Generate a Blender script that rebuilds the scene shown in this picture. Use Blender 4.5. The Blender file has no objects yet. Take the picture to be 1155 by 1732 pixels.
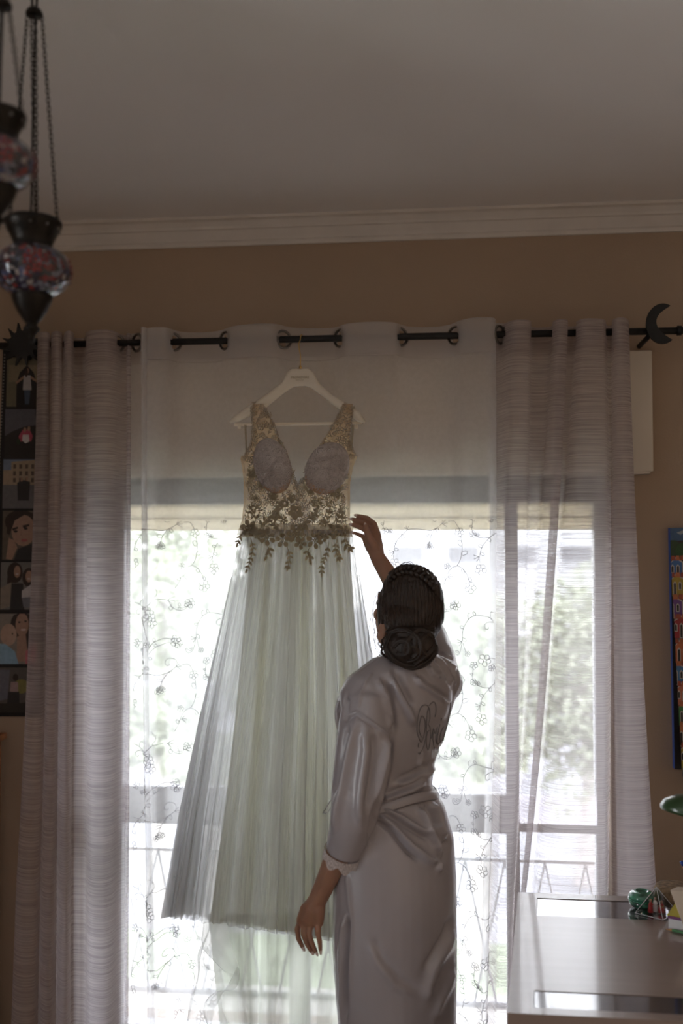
import bpy, bmesh, math, random
import numpy as np
from math import pi, sin, cos, radians, sqrt, atan2
from mathutils import Vector, Matrix, Euler, noise
from mathutils.bvhtree import BVHTree

SC = bpy.context.scene
COL = SC.collection
RND = random.Random(7)

# ------------------------------------------------------------------ camera
W, H = 1155, 1732
LENS = 35.0
F = LENS / 36.0 * H
CZ = 1.62
YAW, PITCH = radians(6.0), radians(2.2)
ROT = Euler((pi / 2 + PITCH, 0, YAW)).to_matrix()
C0 = Vector((0, 0, CZ))
cd = bpy.data.cameras.new('camera')
cam = bpy.data.objects.new('camera', cd)
COL.objects.link(cam)
cam.location = C0
cam.rotation_euler = (pi / 2 + PITCH, 0, YAW)
cd.sensor_fit = 'VERTICAL'
cd.sensor_height = 36.0
cd.lens = LENS
cd.clip_start = 0.05
cd.dof.use_dof = True
cd.dof.focus_distance = 2.85
cd.dof.aperture_fstop = 1.7
SC.camera = cam

# ------------------------------------------------------------------ world, sun, exposure
SC.view_settings.view_transform = 'Standard'
SC.view_settings.look = 'None'
SC.view_settings.gamma = 1.0
SC.view_settings.use_curve_mapping = False
SC.view_settings.exposure = 1.95
SC.cycles.transparent_max_bounces = 40
SC.cycles.use_guiding = True
SC.cycles.max_bounces = 10
SC.cycles.diffuse_bounces = 6
SC.cycles.transmission_bounces = 8
wd = bpy.data.worlds.new('sky')
SC.world = wd
wd.use_nodes = True
nt = wd.node_tree
nt.nodes.clear()
wo = nt.nodes.new('ShaderNodeOutputWorld')
wb = nt.nodes.new('ShaderNodeBackground')
wb.inputs['Strength'].default_value = 2.8
tc = nt.nodes.new('ShaderNodeTexCoord')
sp = nt.nodes.new('ShaderNodeSeparateXYZ')
rp = nt.nodes.new('ShaderNodeValToRGB')
rp.color_ramp.elements[0].position = 0.0
rp.color_ramp.elements[0].color = (0.97, 0.955, 1.0, 1)
rp.color_ramp.elements[1].position = 0.9
rp.color_ramp.elements[1].color = (0.89, 0.89, 1.0, 1)
nt.links.new(tc.outputs['Generated'], sp.inputs[0])
nt.links.new(sp.outputs['Z'], rp.inputs[0])
nt.links.new(rp.outputs[0], wb.inputs[0])
nt.links.new(wb.outputs[0], wo.inputs[0])


def portal(name, loc, rot, w, h):
    """marks a window opening so that daylight from the sky is sampled through it"""
    l = bpy.data.lights.new(name, 'AREA')
    l.shape = 'RECTANGLE'; l.size = w; l.size_y = h
    l.cycles.is_portal = True
    o = bpy.data.objects.new(name, l)
    COL.objects.link(o)
    o.location = loc; o.rotation_euler = rot


portal('window_daylight', (-.37, 3.70, .83), (-pi / 2, 0, 0), 1.86, 1.86)
portal('window_daylight', (-2.54, -.70, 1.225), (0, -pi / 2, 0), 2.45, 2.8)  # portal of the added fill opening in the left wall

# ------------------------------------------------------------------ measuring helpers
def ray(px, py):
    return ROT @ Vector(((px - W / 2) / F, -(py - H / 2) / F, -1))


def P(px, py, Y):
    d = ray(px, py)
    return C0 + d * (Y / d.y)


def Pz(px, py, z):
    d = ray(px, py)
    return C0 + d * ((z - CZ) / d.z)


RT = ROT.transposed()


def proj(v):
    c = RT @ (Vector(v) - C0)
    return (W / 2 + F * c.x / -c.z, H / 2 - F * c.y / -c.z)


def XatZ(px, Y, z):
    """X on the plane Y at height z that falls on photo column px."""
    x = P(px, 900, Y).x
    for _ in range(3):
        py = proj((x, Y, z))[1]
        x = P(px, py, Y).x
    return x


def lerp_tab(tab, y):
    if y <= tab[0][0]:
        return tab[0][1]
    for (a, b), (c, d) in zip(tab, tab[1:]):
        if y <= c:
            return b + (d - b) * (y - a) / (c - a)
    return tab[-1][1]


def catmull(pts, n):
    """pts: list of tuples; n samples per span."""
    out = []
    m = len(pts)
    for i in range(m - 1):
        p0 = pts[max(i - 1, 0)]; p1 = pts[i]; p2 = pts[i + 1]; p3 = pts[min(i + 2, m - 1)]
        for k in range(n):
            t = k / n
            out.append(tuple(0.5 * (2 * b + (c - a) * t + (2 * a - 5 * b + 4 * c - d) * t * t
                                    + (3 * b - a - 3 * c + d) * t ** 3) for a, b, c, d in zip(p0, p1, p2, p3)))
    out.append(tuple(pts[-1]))
    return out


# ------------------------------------------------------------------ object helpers
def tag(o, label=None, cat=None, group=None, kind=None):
    if label: o['label'] = label
    if cat: o['category'] = cat
    if group: o['group'] = group
    if kind: o['kind'] = kind
    return o


def thing(name, loc, label=None, cat=None, group=None, kind=None):
    o = bpy.data.objects.new(name, None)
    o.empty_display_size = 0.05
    COL.objects.link(o)
    o.location = loc
    return tag(o, label, cat, group, kind)


def root_loc(o):
    v = Vector((0, 0, 0))
    while o is not None:
        v += o.location
        o = o.parent
    return v


class MB:
    def __init__(s):
        s.v = []; s.f = []; s.mi = []; s.uv = None

    def add(s, verts, faces, m=0):
        o = len(s.v)
        s.v += [tuple(x) for x in verts]
        s.f += [tuple(i + o for i in f) for f in faces]
        s.mi += [m] * len(faces)
        return s

    def box(s, c, size, rot=None, m=0):
        c = Vector(c)
        x, y, z = [k / 2 for k in size]
        vs = [Vector((i * x, j * y, k * z)) for k in (-1, 1) for j in (-1, 1) for i in (-1, 1)]
        if rot is not None:
            vs = [rot @ q for q in vs]
        return s.add([q + c for q in vs], [(0, 2, 3, 1), (4, 5, 7, 6), (0, 1, 5, 4), (2, 6, 7, 3), (0, 4, 6, 2), (1, 3, 7, 5)], m)

    def box2(s, a, b, m=0):
        a = Vector(a); b = Vector(b)
        return s.box((a + b) / 2, [abs(q) for q in (b - a)], None, m)

    def tube(s, pts, r, n=8, closed=False, m=0, caps=True, flat=None):
        pts = [Vector(p) for p in pts]
        k = len(pts)
        rr = r if isinstance(r, (list, tuple)) else [r] * k
        vs = []
        prev = None
        for i, p in enumerate(pts):
            if closed:
                t = pts[(i + 1) % k] - pts[i - 1]
            else:
                t = pts[min(i + 1, k - 1)] - pts[max(i - 1, 0)]
            if t.length < 1e-9: t = Vector((0, 0, 1))
            t.normalize()
            if prev is None:
                a = Vector((0, 0, 1)) if abs(t.z) < 0.9 else Vector((1, 0, 0))
                u = (a - t * a.dot(t)).normalized()
            else:
                u = prev - t * prev.dot(t)
                if u.length < 1e-6:
                    u = t.orthogonal()
                u.normalize()
            prev = u
            w = t.cross(u)
            for j in range(n):
                an = 2 * pi * j / n
                vs.append(p + (u * cos(an) + w * sin(an)) * rr[i])
        fs = []
        for i in range(k if closed else k - 1):
            a = i * n; b = ((i + 1) % k) * n
            for j in range(n):
                q = (j + 1) % n
                fs.append((a + j, a + q, b + q, b + j))
        if not closed and caps:
            fs.append(tuple(range(n - 1, -1, -1)))
            fs.append(tuple(range((k - 1) * n, k * n)))
        return s.add(vs, fs, m)

    def loft(s, rings, m=0, caps=True, closed=True):
        n = len(rings[0])
        vs = [q for r in rings for q in r]
        fs = []
        for i in range(len(rings) - 1):
            a = i * n; b = a + n
            for j in range(n if closed else n - 1):
                q = (j + 1) % n
                fs.append((a + j, a + q, b + q, b + j))
        if caps and closed:
            fs.append(tuple(range(n - 1, -1, -1)))
            fs.append(tuple(range((len(rings) - 1) * n, len(rings) * n)))
        return s.add(vs, fs, m)

    def lathe(s, prof, c, n=32, m=0, caps=True):
        c = Vector(c)
        rings = [[c + Vector((r * cos(2 * pi * j / n), r * sin(2 * pi * j / n), z)) for j in range(n)] for r, z in prof]
        return s.loft(rings, m, caps)

    def ball(s, c, ax, rot=None, n=20, k=14, m=0):
        """ellipsoid with semi-axes ax"""
        c = Vector(c)
        rings = []
        for i in range(k + 1):
            a = -pi / 2 + pi * i / k
            rr = max(cos(a), 0.02)
            ring = []
            for j in range(n):
                q = Vector((ax[0] * rr * cos(2 * pi * j / n), ax[1] * rr * sin(2 * pi * j / n), ax[2] * sin(a)))
                if rot is not None: q = rot @ q
                ring.append(c + q)
            rings.append(ring)
        return s.loft(rings, m)

    def limb(s, pts, rr, n=14, m=0):
        """tapered limb with rounded ends"""
        pts = [Vector(p) for p in pts]
        a = pts[0] + (pts[0] - pts[1]).normalized() * rr[0] * 0.6
        b = pts[-1] + (pts[-1] - pts[-2]).normalized() * rr[-1] * 0.6
        P2 = [a] + pts + [b]
        R2 = [rr[0] * 0.75] + list(rr) + [rr[-1] * 0.75]
        a2 = pts[0] + (pts[0] - pts[1]).normalized() * rr[0]
        b2 = pts[-1] + (pts[-1] - pts[-2]).normalized() * rr[-1]
        return s.tube([a2] + P2 + [b2], [rr[0] * 0.25] + R2 + [rr[-1] * 0.25], n, m=m)

    def torus(s, c, R, r, rot=None, n=24, k=8, m=0, sx=1.0, sz=1.0):
        c = Vector(c)
        pts = []
        for i in range(n):
            a = 2 * pi * i / n
            q = Vector((R * cos(a) * sx, 0, R * sin(a) * sz))
            if rot is not None: q = rot @ q
            pts.append(c + q)
        return s.tube(pts, r, k, closed=True, m=m)

    def prism(s, pts, off, m=0):
        """polygon pts extruded by vector off"""
        n = len(pts)
        a = [Vector(p) for p in pts]; b = [p + Vector(off) for p in a]
        fs = [tuple(range(n)), tuple(range(2 * n - 1, n - 1, -1))]
        for i in range(n):
            j = (i + 1) % n
            fs.append((i, i + n, j + n, j))
        return s.add(a + b, fs, m)

    def build(s, name, mats, parent=None, smooth=True, loc=None, bevel=0, angle=None, solid=0):
        o0 = root_loc(parent) if parent is not None else Vector(loc if loc is not None else (0, 0, 0))
        me = bpy.data.meshes.new(name)
        me.from_pydata([(x - o0.x, y - o0.y, z - o0.z) for x, y, z in s.v], [], s.f)
        if s.uv is not None:
            ul = me.uv_layers.new(name='UVMap')
            idx = np.empty(len(me.loops), dtype=np.int32)
            me.loops.foreach_get('vertex_index', idx)
            ul.data.foreach_set('uv', np.asarray(s.uv, dtype=np.float32)[idx].ravel())
        mats = mats if isinstance(mats, (list, tuple)) else [mats]
        for q in mats: me.materials.append(q)
        if len(mats) > 1:
            me.polygons.foreach_set('material_index', s.mi)
        bm = bmesh.new(); bm.from_mesh(me)
        if s.uv is None:
            bmesh.ops.recalc_face_normals(bm, faces=bm.faces)
        if angle is not None:
            for e in bm.edges:
                if len(e.link_faces) == 2 and e.calc_face_angle(0) > angle:
                    e.smooth = False
        bm.to_mesh(me); bm.free()
        if smooth:
            me.polygons.foreach_set('use_smooth', [True] * len(me.polygons))
        me.update()
        o = bpy.data.objects.new(name, me)
        COL.objects.link(o)
        if parent is not None:
            o.parent = parent
        else:
            o.location = o0
        if bevel:
            b = o.modifiers.new('bevel', 'BEVEL'); b.width = bevel; b.segments = 2; b.limit_method = 'ANGLE'
        if solid:
            b = o.modifiers.new('solid', 'SOLIDIFY'); b.thickness = solid
        return o


def remeshed(mb, voxel, smooth_it=4):
    """union of overlapping closed shells as one continuous mesh -> (verts ndarray, faces)"""
    o = mb.build('tmp', [], None)
    m = o.modifiers.new('r', 'REMESH'); m.mode = 'VOXEL'; m.voxel_size = voxel
    if smooth_it:
        sm = o.modifiers.new('s', 'SMOOTH'); sm.factor = 0.5; sm.iterations = smooth_it
    dg = bpy.context.evaluated_depsgraph_get()
    dg.update()
    ev = o.evaluated_get(dg)
    me = bpy.data.meshes.new_from_object(ev)
    n = len(me.vertices)
    co = np.empty(n * 3, dtype=np.float32)
    me.vertices.foreach_get('co', co)
    no = np.empty(n * 3, dtype=np.float32)
    me.vertices.foreach_get('normal', no)
    fs = [tuple(p.vertices) for p in me.polygons]
    bpy.data.objects.remove(o, do_unlink=True)
    bpy.data.meshes.remove(me)
    return co.reshape(-1, 3), no.reshape(-1, 3), fs


ROTN = np.array(RT)


def projn(co):
    c = (co - np.array(C0)) @ ROTN.T
    return W / 2 + F * c[:, 0] / -c[:, 2], H / 2 - F * c[:, 1] / -c[:, 2]


def bvh_of(co, fs):
    return BVHTree.FromPolygons([Vector(map(float, c)) for c in co], fs)


def hit(bvh, px, py, off=0.001):
    d = ray(px, py).normalized()
    r = bvh.ray_cast(C0, d)
    if r[0] is None: return None
    n = r[1]
    if n.dot(d) > 0: n = -n
    return r[0] + n * off


# ------------------------------------------------------------------ materials
def newmat(name):
    m = bpy.data.materials.new(name)
    m.use_nodes = True
    t = m.node_tree
    t.nodes.clear()
    out = t.nodes.new('ShaderNodeOutputMaterial')
    return m, t, out


def node(t, typ, **kw):
    n = t.nodes.new(typ)
    for k, v in kw.items():
        if k in n.inputs: n.inputs[k].default_value = v
        else: setattr(n, k, v)
    return n


def ramp(t, src, stops):
    r = t.nodes.new('ShaderNodeValToRGB')
    e = r.color_ramp.elements
    while len(e) < len(stops): e.new(0.5)
    for q, (p, c) in zip(e, stops):
        q.position = p
        q.color = (c, c, c, 1) if not isinstance(c, (tuple, list)) else (*c, 1)
    t.links.new(src, r.inputs[0])
    return r.outputs[0]


def noise_tex(t, scale, coord='Object', stretch=(1, 1, 1), detail=3.0, rough=0.5):
    tc = t.nodes.new('ShaderNodeTexCoord')
    mp = t.nodes.new('ShaderNodeMapping')
    mp.inputs['Scale'].default_value = stretch
    t.links.new(tc.outputs[coord], mp.inputs[0])
    n = t.nodes.new('ShaderNodeTexNoise')
    n.inputs['Scale'].default_value = scale
    n.inputs['Detail'].default_value = detail
    n.inputs['Roughness'].default_value = rough
    t.links.new(mp.outputs[0], n.inputs['Vector'])
    return n.outputs['Fac']


def mat(name, col, rough=0.6, metal=0.0, var=0.08, scale=12.0, bump=0.0, bscale=60.0, sheen=0.0, spec=0.5,
        coat=0.0, sss=0.0, stretch=(1, 1, 1)):
    m, t, out = newmat(name)
    b = t.nodes.new('ShaderNodeBsdfPrincipled')
    nf = noise_tex(t, scale, stretch=stretch)
    lo = tuple(max(0, c * (1 - var)) for c in col); hi = tuple(min(1, c * (1 + var)) for c in col)
    t.links.new(ramp(t, nf, [(0.3, lo), (0.7, hi)]), b.inputs['Base Color'])
    b.inputs['Roughness'].default_value = rough
    b.inputs['Metallic'].default_value = metal
    b.inputs['Specular IOR Level'].default_value = spec
    if sheen:
        b.inputs['Sheen Weight'].default_value = sheen
    if coat:
        b.inputs['Coat Weight'].default_value = coat
        b.inputs['Coat Roughness'].default_value = 0.08
    if sss:
        b.inputs['Subsurface Weight'].default_value = sss
        b.inputs['Subsurface Radius'].default_value = (0.02, 0.008, 0.004)
    if bump:
        bp = t.nodes.new('ShaderNodeBump')
        bp.inputs['Strength'].default_value = bump
        bp.inputs['Distance'].default_value = 0.01
        t.links.new(noise_tex(t, bscale, stretch=stretch), bp.inputs['Height'])
        t.links.new(bp.outputs[0], b.inputs['Normal'])
    t.links.new(b.outputs[0], out.inputs[0])
    return m


def cloth(name, col, tcol, opacity, tr=0.6, streak=None, gloss=0.0):
    """woven cloth: holes (transparent) + diffuse + light carried through (translucent).
    opacity: value or (lo, hi) driven by the slub streaks of the weave"""
    m, t, out = newmat(name)
    d = node(t, 'ShaderNodeBsdfDiffuse'); d.inputs[0].default_value = (*col, 1)
    l = node(t, 'ShaderNodeBsdfTranslucent'); l.inputs[0].default_value = (*tcol, 1)
    mx = t.nodes.new('ShaderNodeMixShader'); mx.inputs[0].default_value = tr
    t.links.new(d.outputs[0], mx.inputs[1]); t.links.new(l.outputs[0], mx.inputs[2])
    body = mx.outputs[0]
    if gloss:
        g = node(t, 'ShaderNodeBsdfGlossy'); g.inputs['Roughness'].default_value = 0.35
        mg = t.nodes.new('ShaderNodeMixShader'); mg.inputs[0].default_value = gloss
        t.links.new(body, mg.inputs[1]); t.links.new(g.outputs[0], mg.inputs[2])
        body = mg.outputs[0]
    tp = node(t, 'ShaderNodeBsdfTransparent'); tp.inputs[0].default_value = (1, 1, 1, 1)
    mo = t.nodes.new('ShaderNodeMixShader')
    if streak:
        nf = noise_tex(t, 1.0, 'UV', streak, 4.0, 0.6)
        t.links.new(ramp(t, nf, [(0.36, opacity[0]), (0.64, opacity[1])]), mo.inputs[0])
    else:
        mo.inputs[0].default_value = opacity
    t.links.new(tp.outputs[0], mo.inputs[1]); t.links.new(body, mo.inputs[2])
    t.links.new(mo.outputs[0], out.inputs[0])
    return m


def two_tone(m, ca, cb, stretch):
    """let the light carried through a cloth change tone along its folds"""
    t = m.node_tree
    l = [n for n in t.nodes if n.type == 'BSDF_TRANSLUCENT'][0]
    t.links.new(ramp(t, noise_tex(t, 1.0, 'UV', stretch, 2.0), [(.38, ca), (.62, cb)]), l.inputs[0])


def glass_pane_mat():
    m, t, out = newmat('window_glass')
    tp = node(t, 'ShaderNodeBsdfTransparent'); tp.inputs[0].default_value = (0.93, 0.95, 0.94, 1)
    g = node(t, 'ShaderNodeBsdfGlossy'); g.inputs['Roughness'].default_value = 0.02
    fr = node(t, 'ShaderNodeFresnel', IOR=1.45)
    mx = t.nodes.new('ShaderNodeMixShader')
    t.links.new(fr.outputs[0], mx.inputs[0]); t.links.new(tp.outputs[0], mx.inputs[1]); t.links.new(g.outputs[0], mx.inputs[2])
    t.links.new(mx.outputs[0], out.inputs[0])
    return m


M = {}
M['wall'] = mat('wall_paint', (0.40, 0.30, 0.215), 0.85, var=0.03, scale=3, bump=0.08, bscale=140)
M['ceiling'] = mat('ceiling_paint', (0.78, 0.765, 0.755), 0.8, var=0.02, scale=2, bump=0.03, bscale=60)
M['cornice'] = mat('cornice_plaster', (0.68, 0.64, 0.59), 0.75, var=0.05, scale=9, bump=0.1, bscale=30)
M['floor'] = mat('floor_wood', (0.24, 0.18, 0.14), 0.45, var=0.25, scale=3, stretch=(1, 12, 1))
M['frame'] = mat('grey_white_frame', (0.50, 0.50, 0.52), 0.45, var=0.02)
M['shutter'] = cloth('shutter_slat', (0.78, 0.74, 0.66), (0.80, 0.74, 0.62), 1.0, 0.45)
M['headrail'] = mat('shade_toned_head_rail', (0.24, 0.24, 0.22), 0.5, var=0.03)  # darker than the frame: its backlit shade is put into the colour
M['boxpaint'] = mat('shutter_box_paint', (0.72, 0.655, 0.55), 0.7, var=0.04, scale=5)
M['glass'] = glass_pane_mat()
M['black'] = mat('black_iron', (0.006, 0.006, 0.006), 0.55, var=0.3, scale=40, bump=0.1)
M['ring'] = mat('grommet_metal', (0.22, 0.21, 0.20), 0.32, metal=1.0, var=0.1)
M['sheer'] = cloth('sheer_voile', (0.86, 0.85, 0.85), (0.90, 0.895, 0.91), (0.43, 0.46), 0.68, (60, 60, 1))
M['header'] = cloth('sheer_header', (0.80, 0.78, 0.77), (0.8, 0.78, 0.77), 0.5, 0.5)
M['thread'] = cloth('embroidery_thread', (0.88, 0.87, 0.88), (0.46, 0.465, 0.52), 0.85, 0.45)
M['linen'] = cloth('linen_drape', (0.60, 0.53, 0.49), (0.70, 0.65, 0.68), (0.42, 0.80), 0.55, (5, 360, 1))
M['tulle'] = cloth('skirt_tulle', (0.74, 0.74, 0.76), (0.78, 0.79, 0.80), (0.20, 0.60), 0.5, (34, 0.9, 1))
M['lining'] = cloth('skirt_lining', (0.74, 0.74, 0.66), (0.66, 0.68, 0.53), (0.56, 0.95), 0.55, (13, 0.5, 1))
two_tone(M['lining'], (0.74, 0.76, 0.74), (0.62, 0.60, 0.38), (6.5, .35, 1))
M['train'] = cloth('train_satin', (0.74, 0.76, 0.71), (0.66, 0.69, 0.60), (0.70, 0.94), 0.55, (10, .6, 1), gloss=0.05)
M['gauze'] = cloth('gauze_ruffle', (0.80, 0.81, 0.80), (0.8, 0.82, 0.80), 0.42, 0.5)
M['lace'] = cloth('lace_applique', (0.50, 0.45, 0.33), (0.60, 0.50, 0.32), 0.95, 0.35)
M['lacecup'] = mat('cup_lace', (0.50, 0.45, 0.43), 0.8, var=0.25, scale=90, bump=0.5, bscale=70)
M['hangerw'] = mat('ivory_plastic', (0.80, 0.74, 0.62), 0.35, var=0.02)
M['gold'] = mat('gold_metal', (0.62, 0.44, 0.18), 0.28, metal=1.0, var=0.05)
M['goldtext'] = mat('gold_print', (0.30, 0.22, 0.08), 0.4, var=0.05)
M['satin'] = mat('robe_satin', (0.38, 0.36, 0.385), 0.27, var=0.02, scale=8, spec=1.0)
M['robelace'] = cloth('robe_lace', (0.74, 0.70, 0.70), (0.6, 0.56, 0.55), (0.55, 1.0), 0.2, (230, 230, 1))
M['stitch'] = mat('silver_stitch', (0.20, 0.19, 0.20), 0.35, var=0.1, spec=0.7)
M['skin'] = mat('skin', (0.40, 0.225, 0.155), 0.48, var=0.06, scale=30, sss=0.3)
M['nail'] = mat('nail', (0.75, 0.62, 0.58), 0.25, var=0.02)
M['hair'] = mat('dark_hair', (0.022, 0.013, 0.009), 0.42, var=0.4, scale=50, spec=0.5, bump=0.25, bscale=90)
M['strand'] = mat('hair_strand', (0.038, 0.023, 0.016), 0.34, var=0.4, scale=60)
M['wood'] = mat('orange_wood', (0.34, 0.13, 0.045), 0.45, var=0.3, scale=14, stretch=(6, 6, 1))


# ------------------------------------------------------------------ room shell
YW = 3.40          # inner face of the window wall
YF = 3.53          # window frame plane
XL, XR, YB, YO = -2.35, 1.75, -2.2, 3.72
FZ = -0.10         # floor level
ZC = P(577, 358, YW - 0.09).z
OL = P(137, 1100, YW).x        # opening in the wall
OR = P(1031, 1100, YW).x
OT = 1.90
ZBOXB = P(520, 802, YW - 0.05).z   # underside of the shutter box


def struct(name, mb, m, **k):
    o = mb.build(name, m, **k)
    o['kind'] = 'structure'
    return o


struct('floor', MB().box2((XL - .2, YB - .2, FZ - 0.12), (XR + .2, YO, FZ)), M['floor'], smooth=False)
struct('ceiling', MB().box2((XL - .2, YB - .2, ZC), (XR + .2, YO, ZC + 0.2)), M['ceiling'], smooth=False)
wf = MB()
wf.box2((XL - .2, YW, FZ), (OL, YO, ZC)).box2((OR, YW, FZ), (XR + .2, YO, ZC)).box2((OL, YW, OT), (OR, YO, ZC))
struct('wall_front', wf, M['wall'], smooth=False)
wl = MB()   # left wall, with an added, unseen opening behind the camera for fill daylight
wl.box2((XL - .2, YB, FZ), (XL, -2.1, ZC)).box2((XL - .2, 0.7, FZ), (XL, YW, ZC))
wl.box2((XL - .2, -2.1, FZ), (XL, 0.7, 0.0)).box2((XL - .2, -2.1, 2.45), (XL, 0.7, ZC))
struct('wall_left', wl, M['wall'], smooth=False)
struct('wall_right', MB().box2((XR, YB, FZ), (XR + .2, YW, ZC)), M['wall'], smooth=False)
struct('wall_back', MB().box2((XL - .2, YB - .2, FZ), (XR + .2, YB, ZC)), M['wall'], smooth=False)
w2 = thing('added_fill_window', (XL - 0.1, -0.7, 0.0), kind='structure')  # added window, out of view, sized to brighten the room
fb = MB()
for a, b in (((-2.1, 0), (-2.04, 2.45)), ((.64, 0), (.7, 2.45)), ((-2.1, 0), (.7, .06)), ((-2.1, 2.39), (.7, 2.45)), ((-.73, 0), (-.67, 2.45))):
    fb.box2((XL - .13, a[0], a[1]), (XL - .08, b[0], b[1]))
fb.build('window_frame', M['frame'], w2, smooth=False)
MB().box2((XL - .108, -2.05, .05), (XL - .102, .65, 2.4)).build('pane', M['glass'], w2, smooth=False)

# cornice along the window wall: a stepped plaster profile
cz0 = P(577, 411, YW).z
hh = ZC - cz0
prof = [(0, 0), (-.012, 0), (-.014, .16), (-.022, .2), (-.03, .34), (-.042, .5), (-.046, .56), (-.056, .58), (-.06, .68), (-.075, .84), (-.08, .86), (-.092, .88), (-.092, 1), (0, 1)]
rings = [[Vector((x, YW + y, cz0 + z * hh)) for y, z in prof] for x in (XL, -1, 0, .8, XR)]
struct('trim_1', MB().loft(rings), M['cornice'], smooth=False)
rings = [[Vector((XL - y, yy, cz0 + z * hh)) for y, z in prof] for yy in (YB, 0, YW)]
struct('trim_2', MB().loft(rings), M['cornice'], smooth=False)

# ------------------------------------------------------------------ shutter box over the window
bxl = P(88, 700, YW - .05).x; bxr = P(1104, 690, YW - .05).x
zbt = P(1104, 592, YW - .05).z
sbox = thing('shutter_box', ((bxl + bxr) / 2, YW, ZBOXB), 'long cream roller shutter box on wall above the window, behind the curtains', 'shutter box')
MB().box2((bxl, YW - .05, ZBOXB), (bxr, YW - .001, zbt)).build('front_panel', M['boxpaint'], sbox, smooth=False, bevel=.004)
MB().box2((bxl + .01, YW - .044, ZBOXB - .006), (bxr - .01, YW - .002, ZBOXB)).build('lower_lip', M['boxpaint'], sbox, smooth=False)

# ------------------------------------------------------------------ balcony window
win = thing('window_1', ((OL + OR) / 2, YF, FZ), kind='structure')
gl = P(213, 1100, YF).x
gr = P(1005, 1100, YF).x
zrt = P(520, 852, YF).z        # underside of the head rail
f = MB()
f.box2((OL + .001, YF - .03, FZ), (gl, YF + .05, OT - .001)).box2((gr, YF - .03, FZ), (OR - .001, YF + .05, OT - .001))
f.box2((gl, YF - .03, FZ), (gr, YF + .05, FZ + .03))
MB().box2((gl, YF - .035, zrt), (gr, YF + .05, OT - .001)).build('head_rail', M['headrail'], win, smooth=False, bevel=.003)
f.build('window_frame', M['frame'], win, smooth=False, bevel=.004)
m1 = P(508, 1200, YF).x; m2 = P(866, 1200, YF).x
MB().box2((m1 - .035, YF - .025, FZ + .03), (m1 + .035, YF + .04, zrt)).build('meeting_stile', M['frame'], win, smooth=False, bevel=.004)
MB().box2((m2 - .022, YF - .025, FZ + .03), (m2 + .022, YF + .04, zrt)).build('meeting_stile', M['frame'], win, smooth=False, bevel=.004)
za = P(240, 1328, YF).z; zb = P(240, 1390, YF).z
for a, b in ((gl, m1 - .035), (m1 + .035, m2 - .022)):
    MB().box2((a, YF - .02, zb), (b, YF + .03, za)).build('mid_rail', M['frame'], win, smooth=False, bevel=.004)
MB().box2((m2 + .022, YF - .02, P(950, 1407, YF).z), (gr, YF + .03, P(950, 1392, YF).z)).build('mid_rail', M['frame'], win, smooth=False, bevel=.003)
for a, b in ((gl, m1 - .035), (m1 + .035, m2 - .022), (m2 + .022, gr)):
    for z0, z1 in ((FZ + .03, zb), (za, zrt)):
        MB().box2((a, YF + .003, z0), (b, YF + .008, z1)).build('pane', M['glass'], win, smooth=False)
# roller shutter let down a little, outside the glass
zs = P(520, 897, 3.64).z
for k in range(5):
    z0 = zs + k * .047
    s = MB().box2((OL + .02, 3.632, z0), (OR - .02, 3.645, z0 + .042))
    n = 34
    for i in range(n):
        x = OL + .02 + (OR - OL - .04) * i / n
        wdt = (OR - OL - .04) / n
        s.box2((x, 3.635, z0 + .042), (x + wdt * (.72 if k == 2 else .99), 3.642, z0 + .047))
    s.build('slat', M['shutter'], win, smooth=False)

# ------------------------------------------------------------------ outside: guard grille, garden, trees, house
M['rail'] = mat('grey_rail', (0.42, 0.43, 0.46), 0.5, var=0.04)
rail = thing('guard_grille', (-.3, 3.86, FZ), 'low metal guard grille of crossing bars outside the glass', 'railing')
zr1 = P(240, 1432, 3.86).z
MB().box2((OL - .1, 3.852, zr1 - .012), (OR + .1, 3.868, zr1)).build('top_rail', M['rail'], rail, smooth=False)
MB().box2((OL - .1, 3.852, FZ), (OR + .1, 3.868, FZ + .02)).build('bottom_rail', M['rail'], rail, smooth=False)
ax0 = P(267, 1445, 3.86).x
for i in range(-2, 13):
    xa = ax0 + i * .1495
    if not OL - .1 < xa < OR + .1: continue
    for sg in (-1, 1):
        dx = .155 * (zr1 - FZ - .015) / .72
        MB().tube([(xa, 3.86 + sg * .004, zr1 - .01), (xa + sg * dx, 3.86 + sg * .004, FZ + .012)], .0045, 6).build('bar', M['rail'], rail)
struct('balcony_floor_trim_3', MB().box2((OL - .4, YO, FZ - .2), (OR + .4, 3.95, FZ)), mat('balcony_stone', (.6, .58, .55), .8), smooth=False)
GZ = -3.1
M['grass'] = mat('lawn_grass', (0.25, 0.29, 0.20), 0.9, var=0.3, scale=2)
M['pave'] = mat('pale_paving', (0.29, 0.29, 0.31), 0.9, var=0.3, scale=.5)
M['leaf'] = mat('tree_leaves', (0.27, 0.29, 0.22), 0.7, var=0.4, scale=1.5)
M['bark'] = mat('bark', (0.40, 0.37, 0.36), 0.9, var=0.3, scale=8)
M['house'] = mat('house_render', (0.40, 0.40, 0.41), 0.85, var=0.03, scale=1)
M['housewin'] = mat('house_glass', (0.14, 0.14, 0.15), 0.4, var=0.1)
struct('ground', MB().box2((-60, 4.2, GZ - .3), (60, 80, GZ)), M['pave'], smooth=False)
tag(MB().box2((-14, 5, GZ), (14, 12.2, GZ + .03)).build('lawn', M['grass'], smooth=False), kind='structure')


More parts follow.
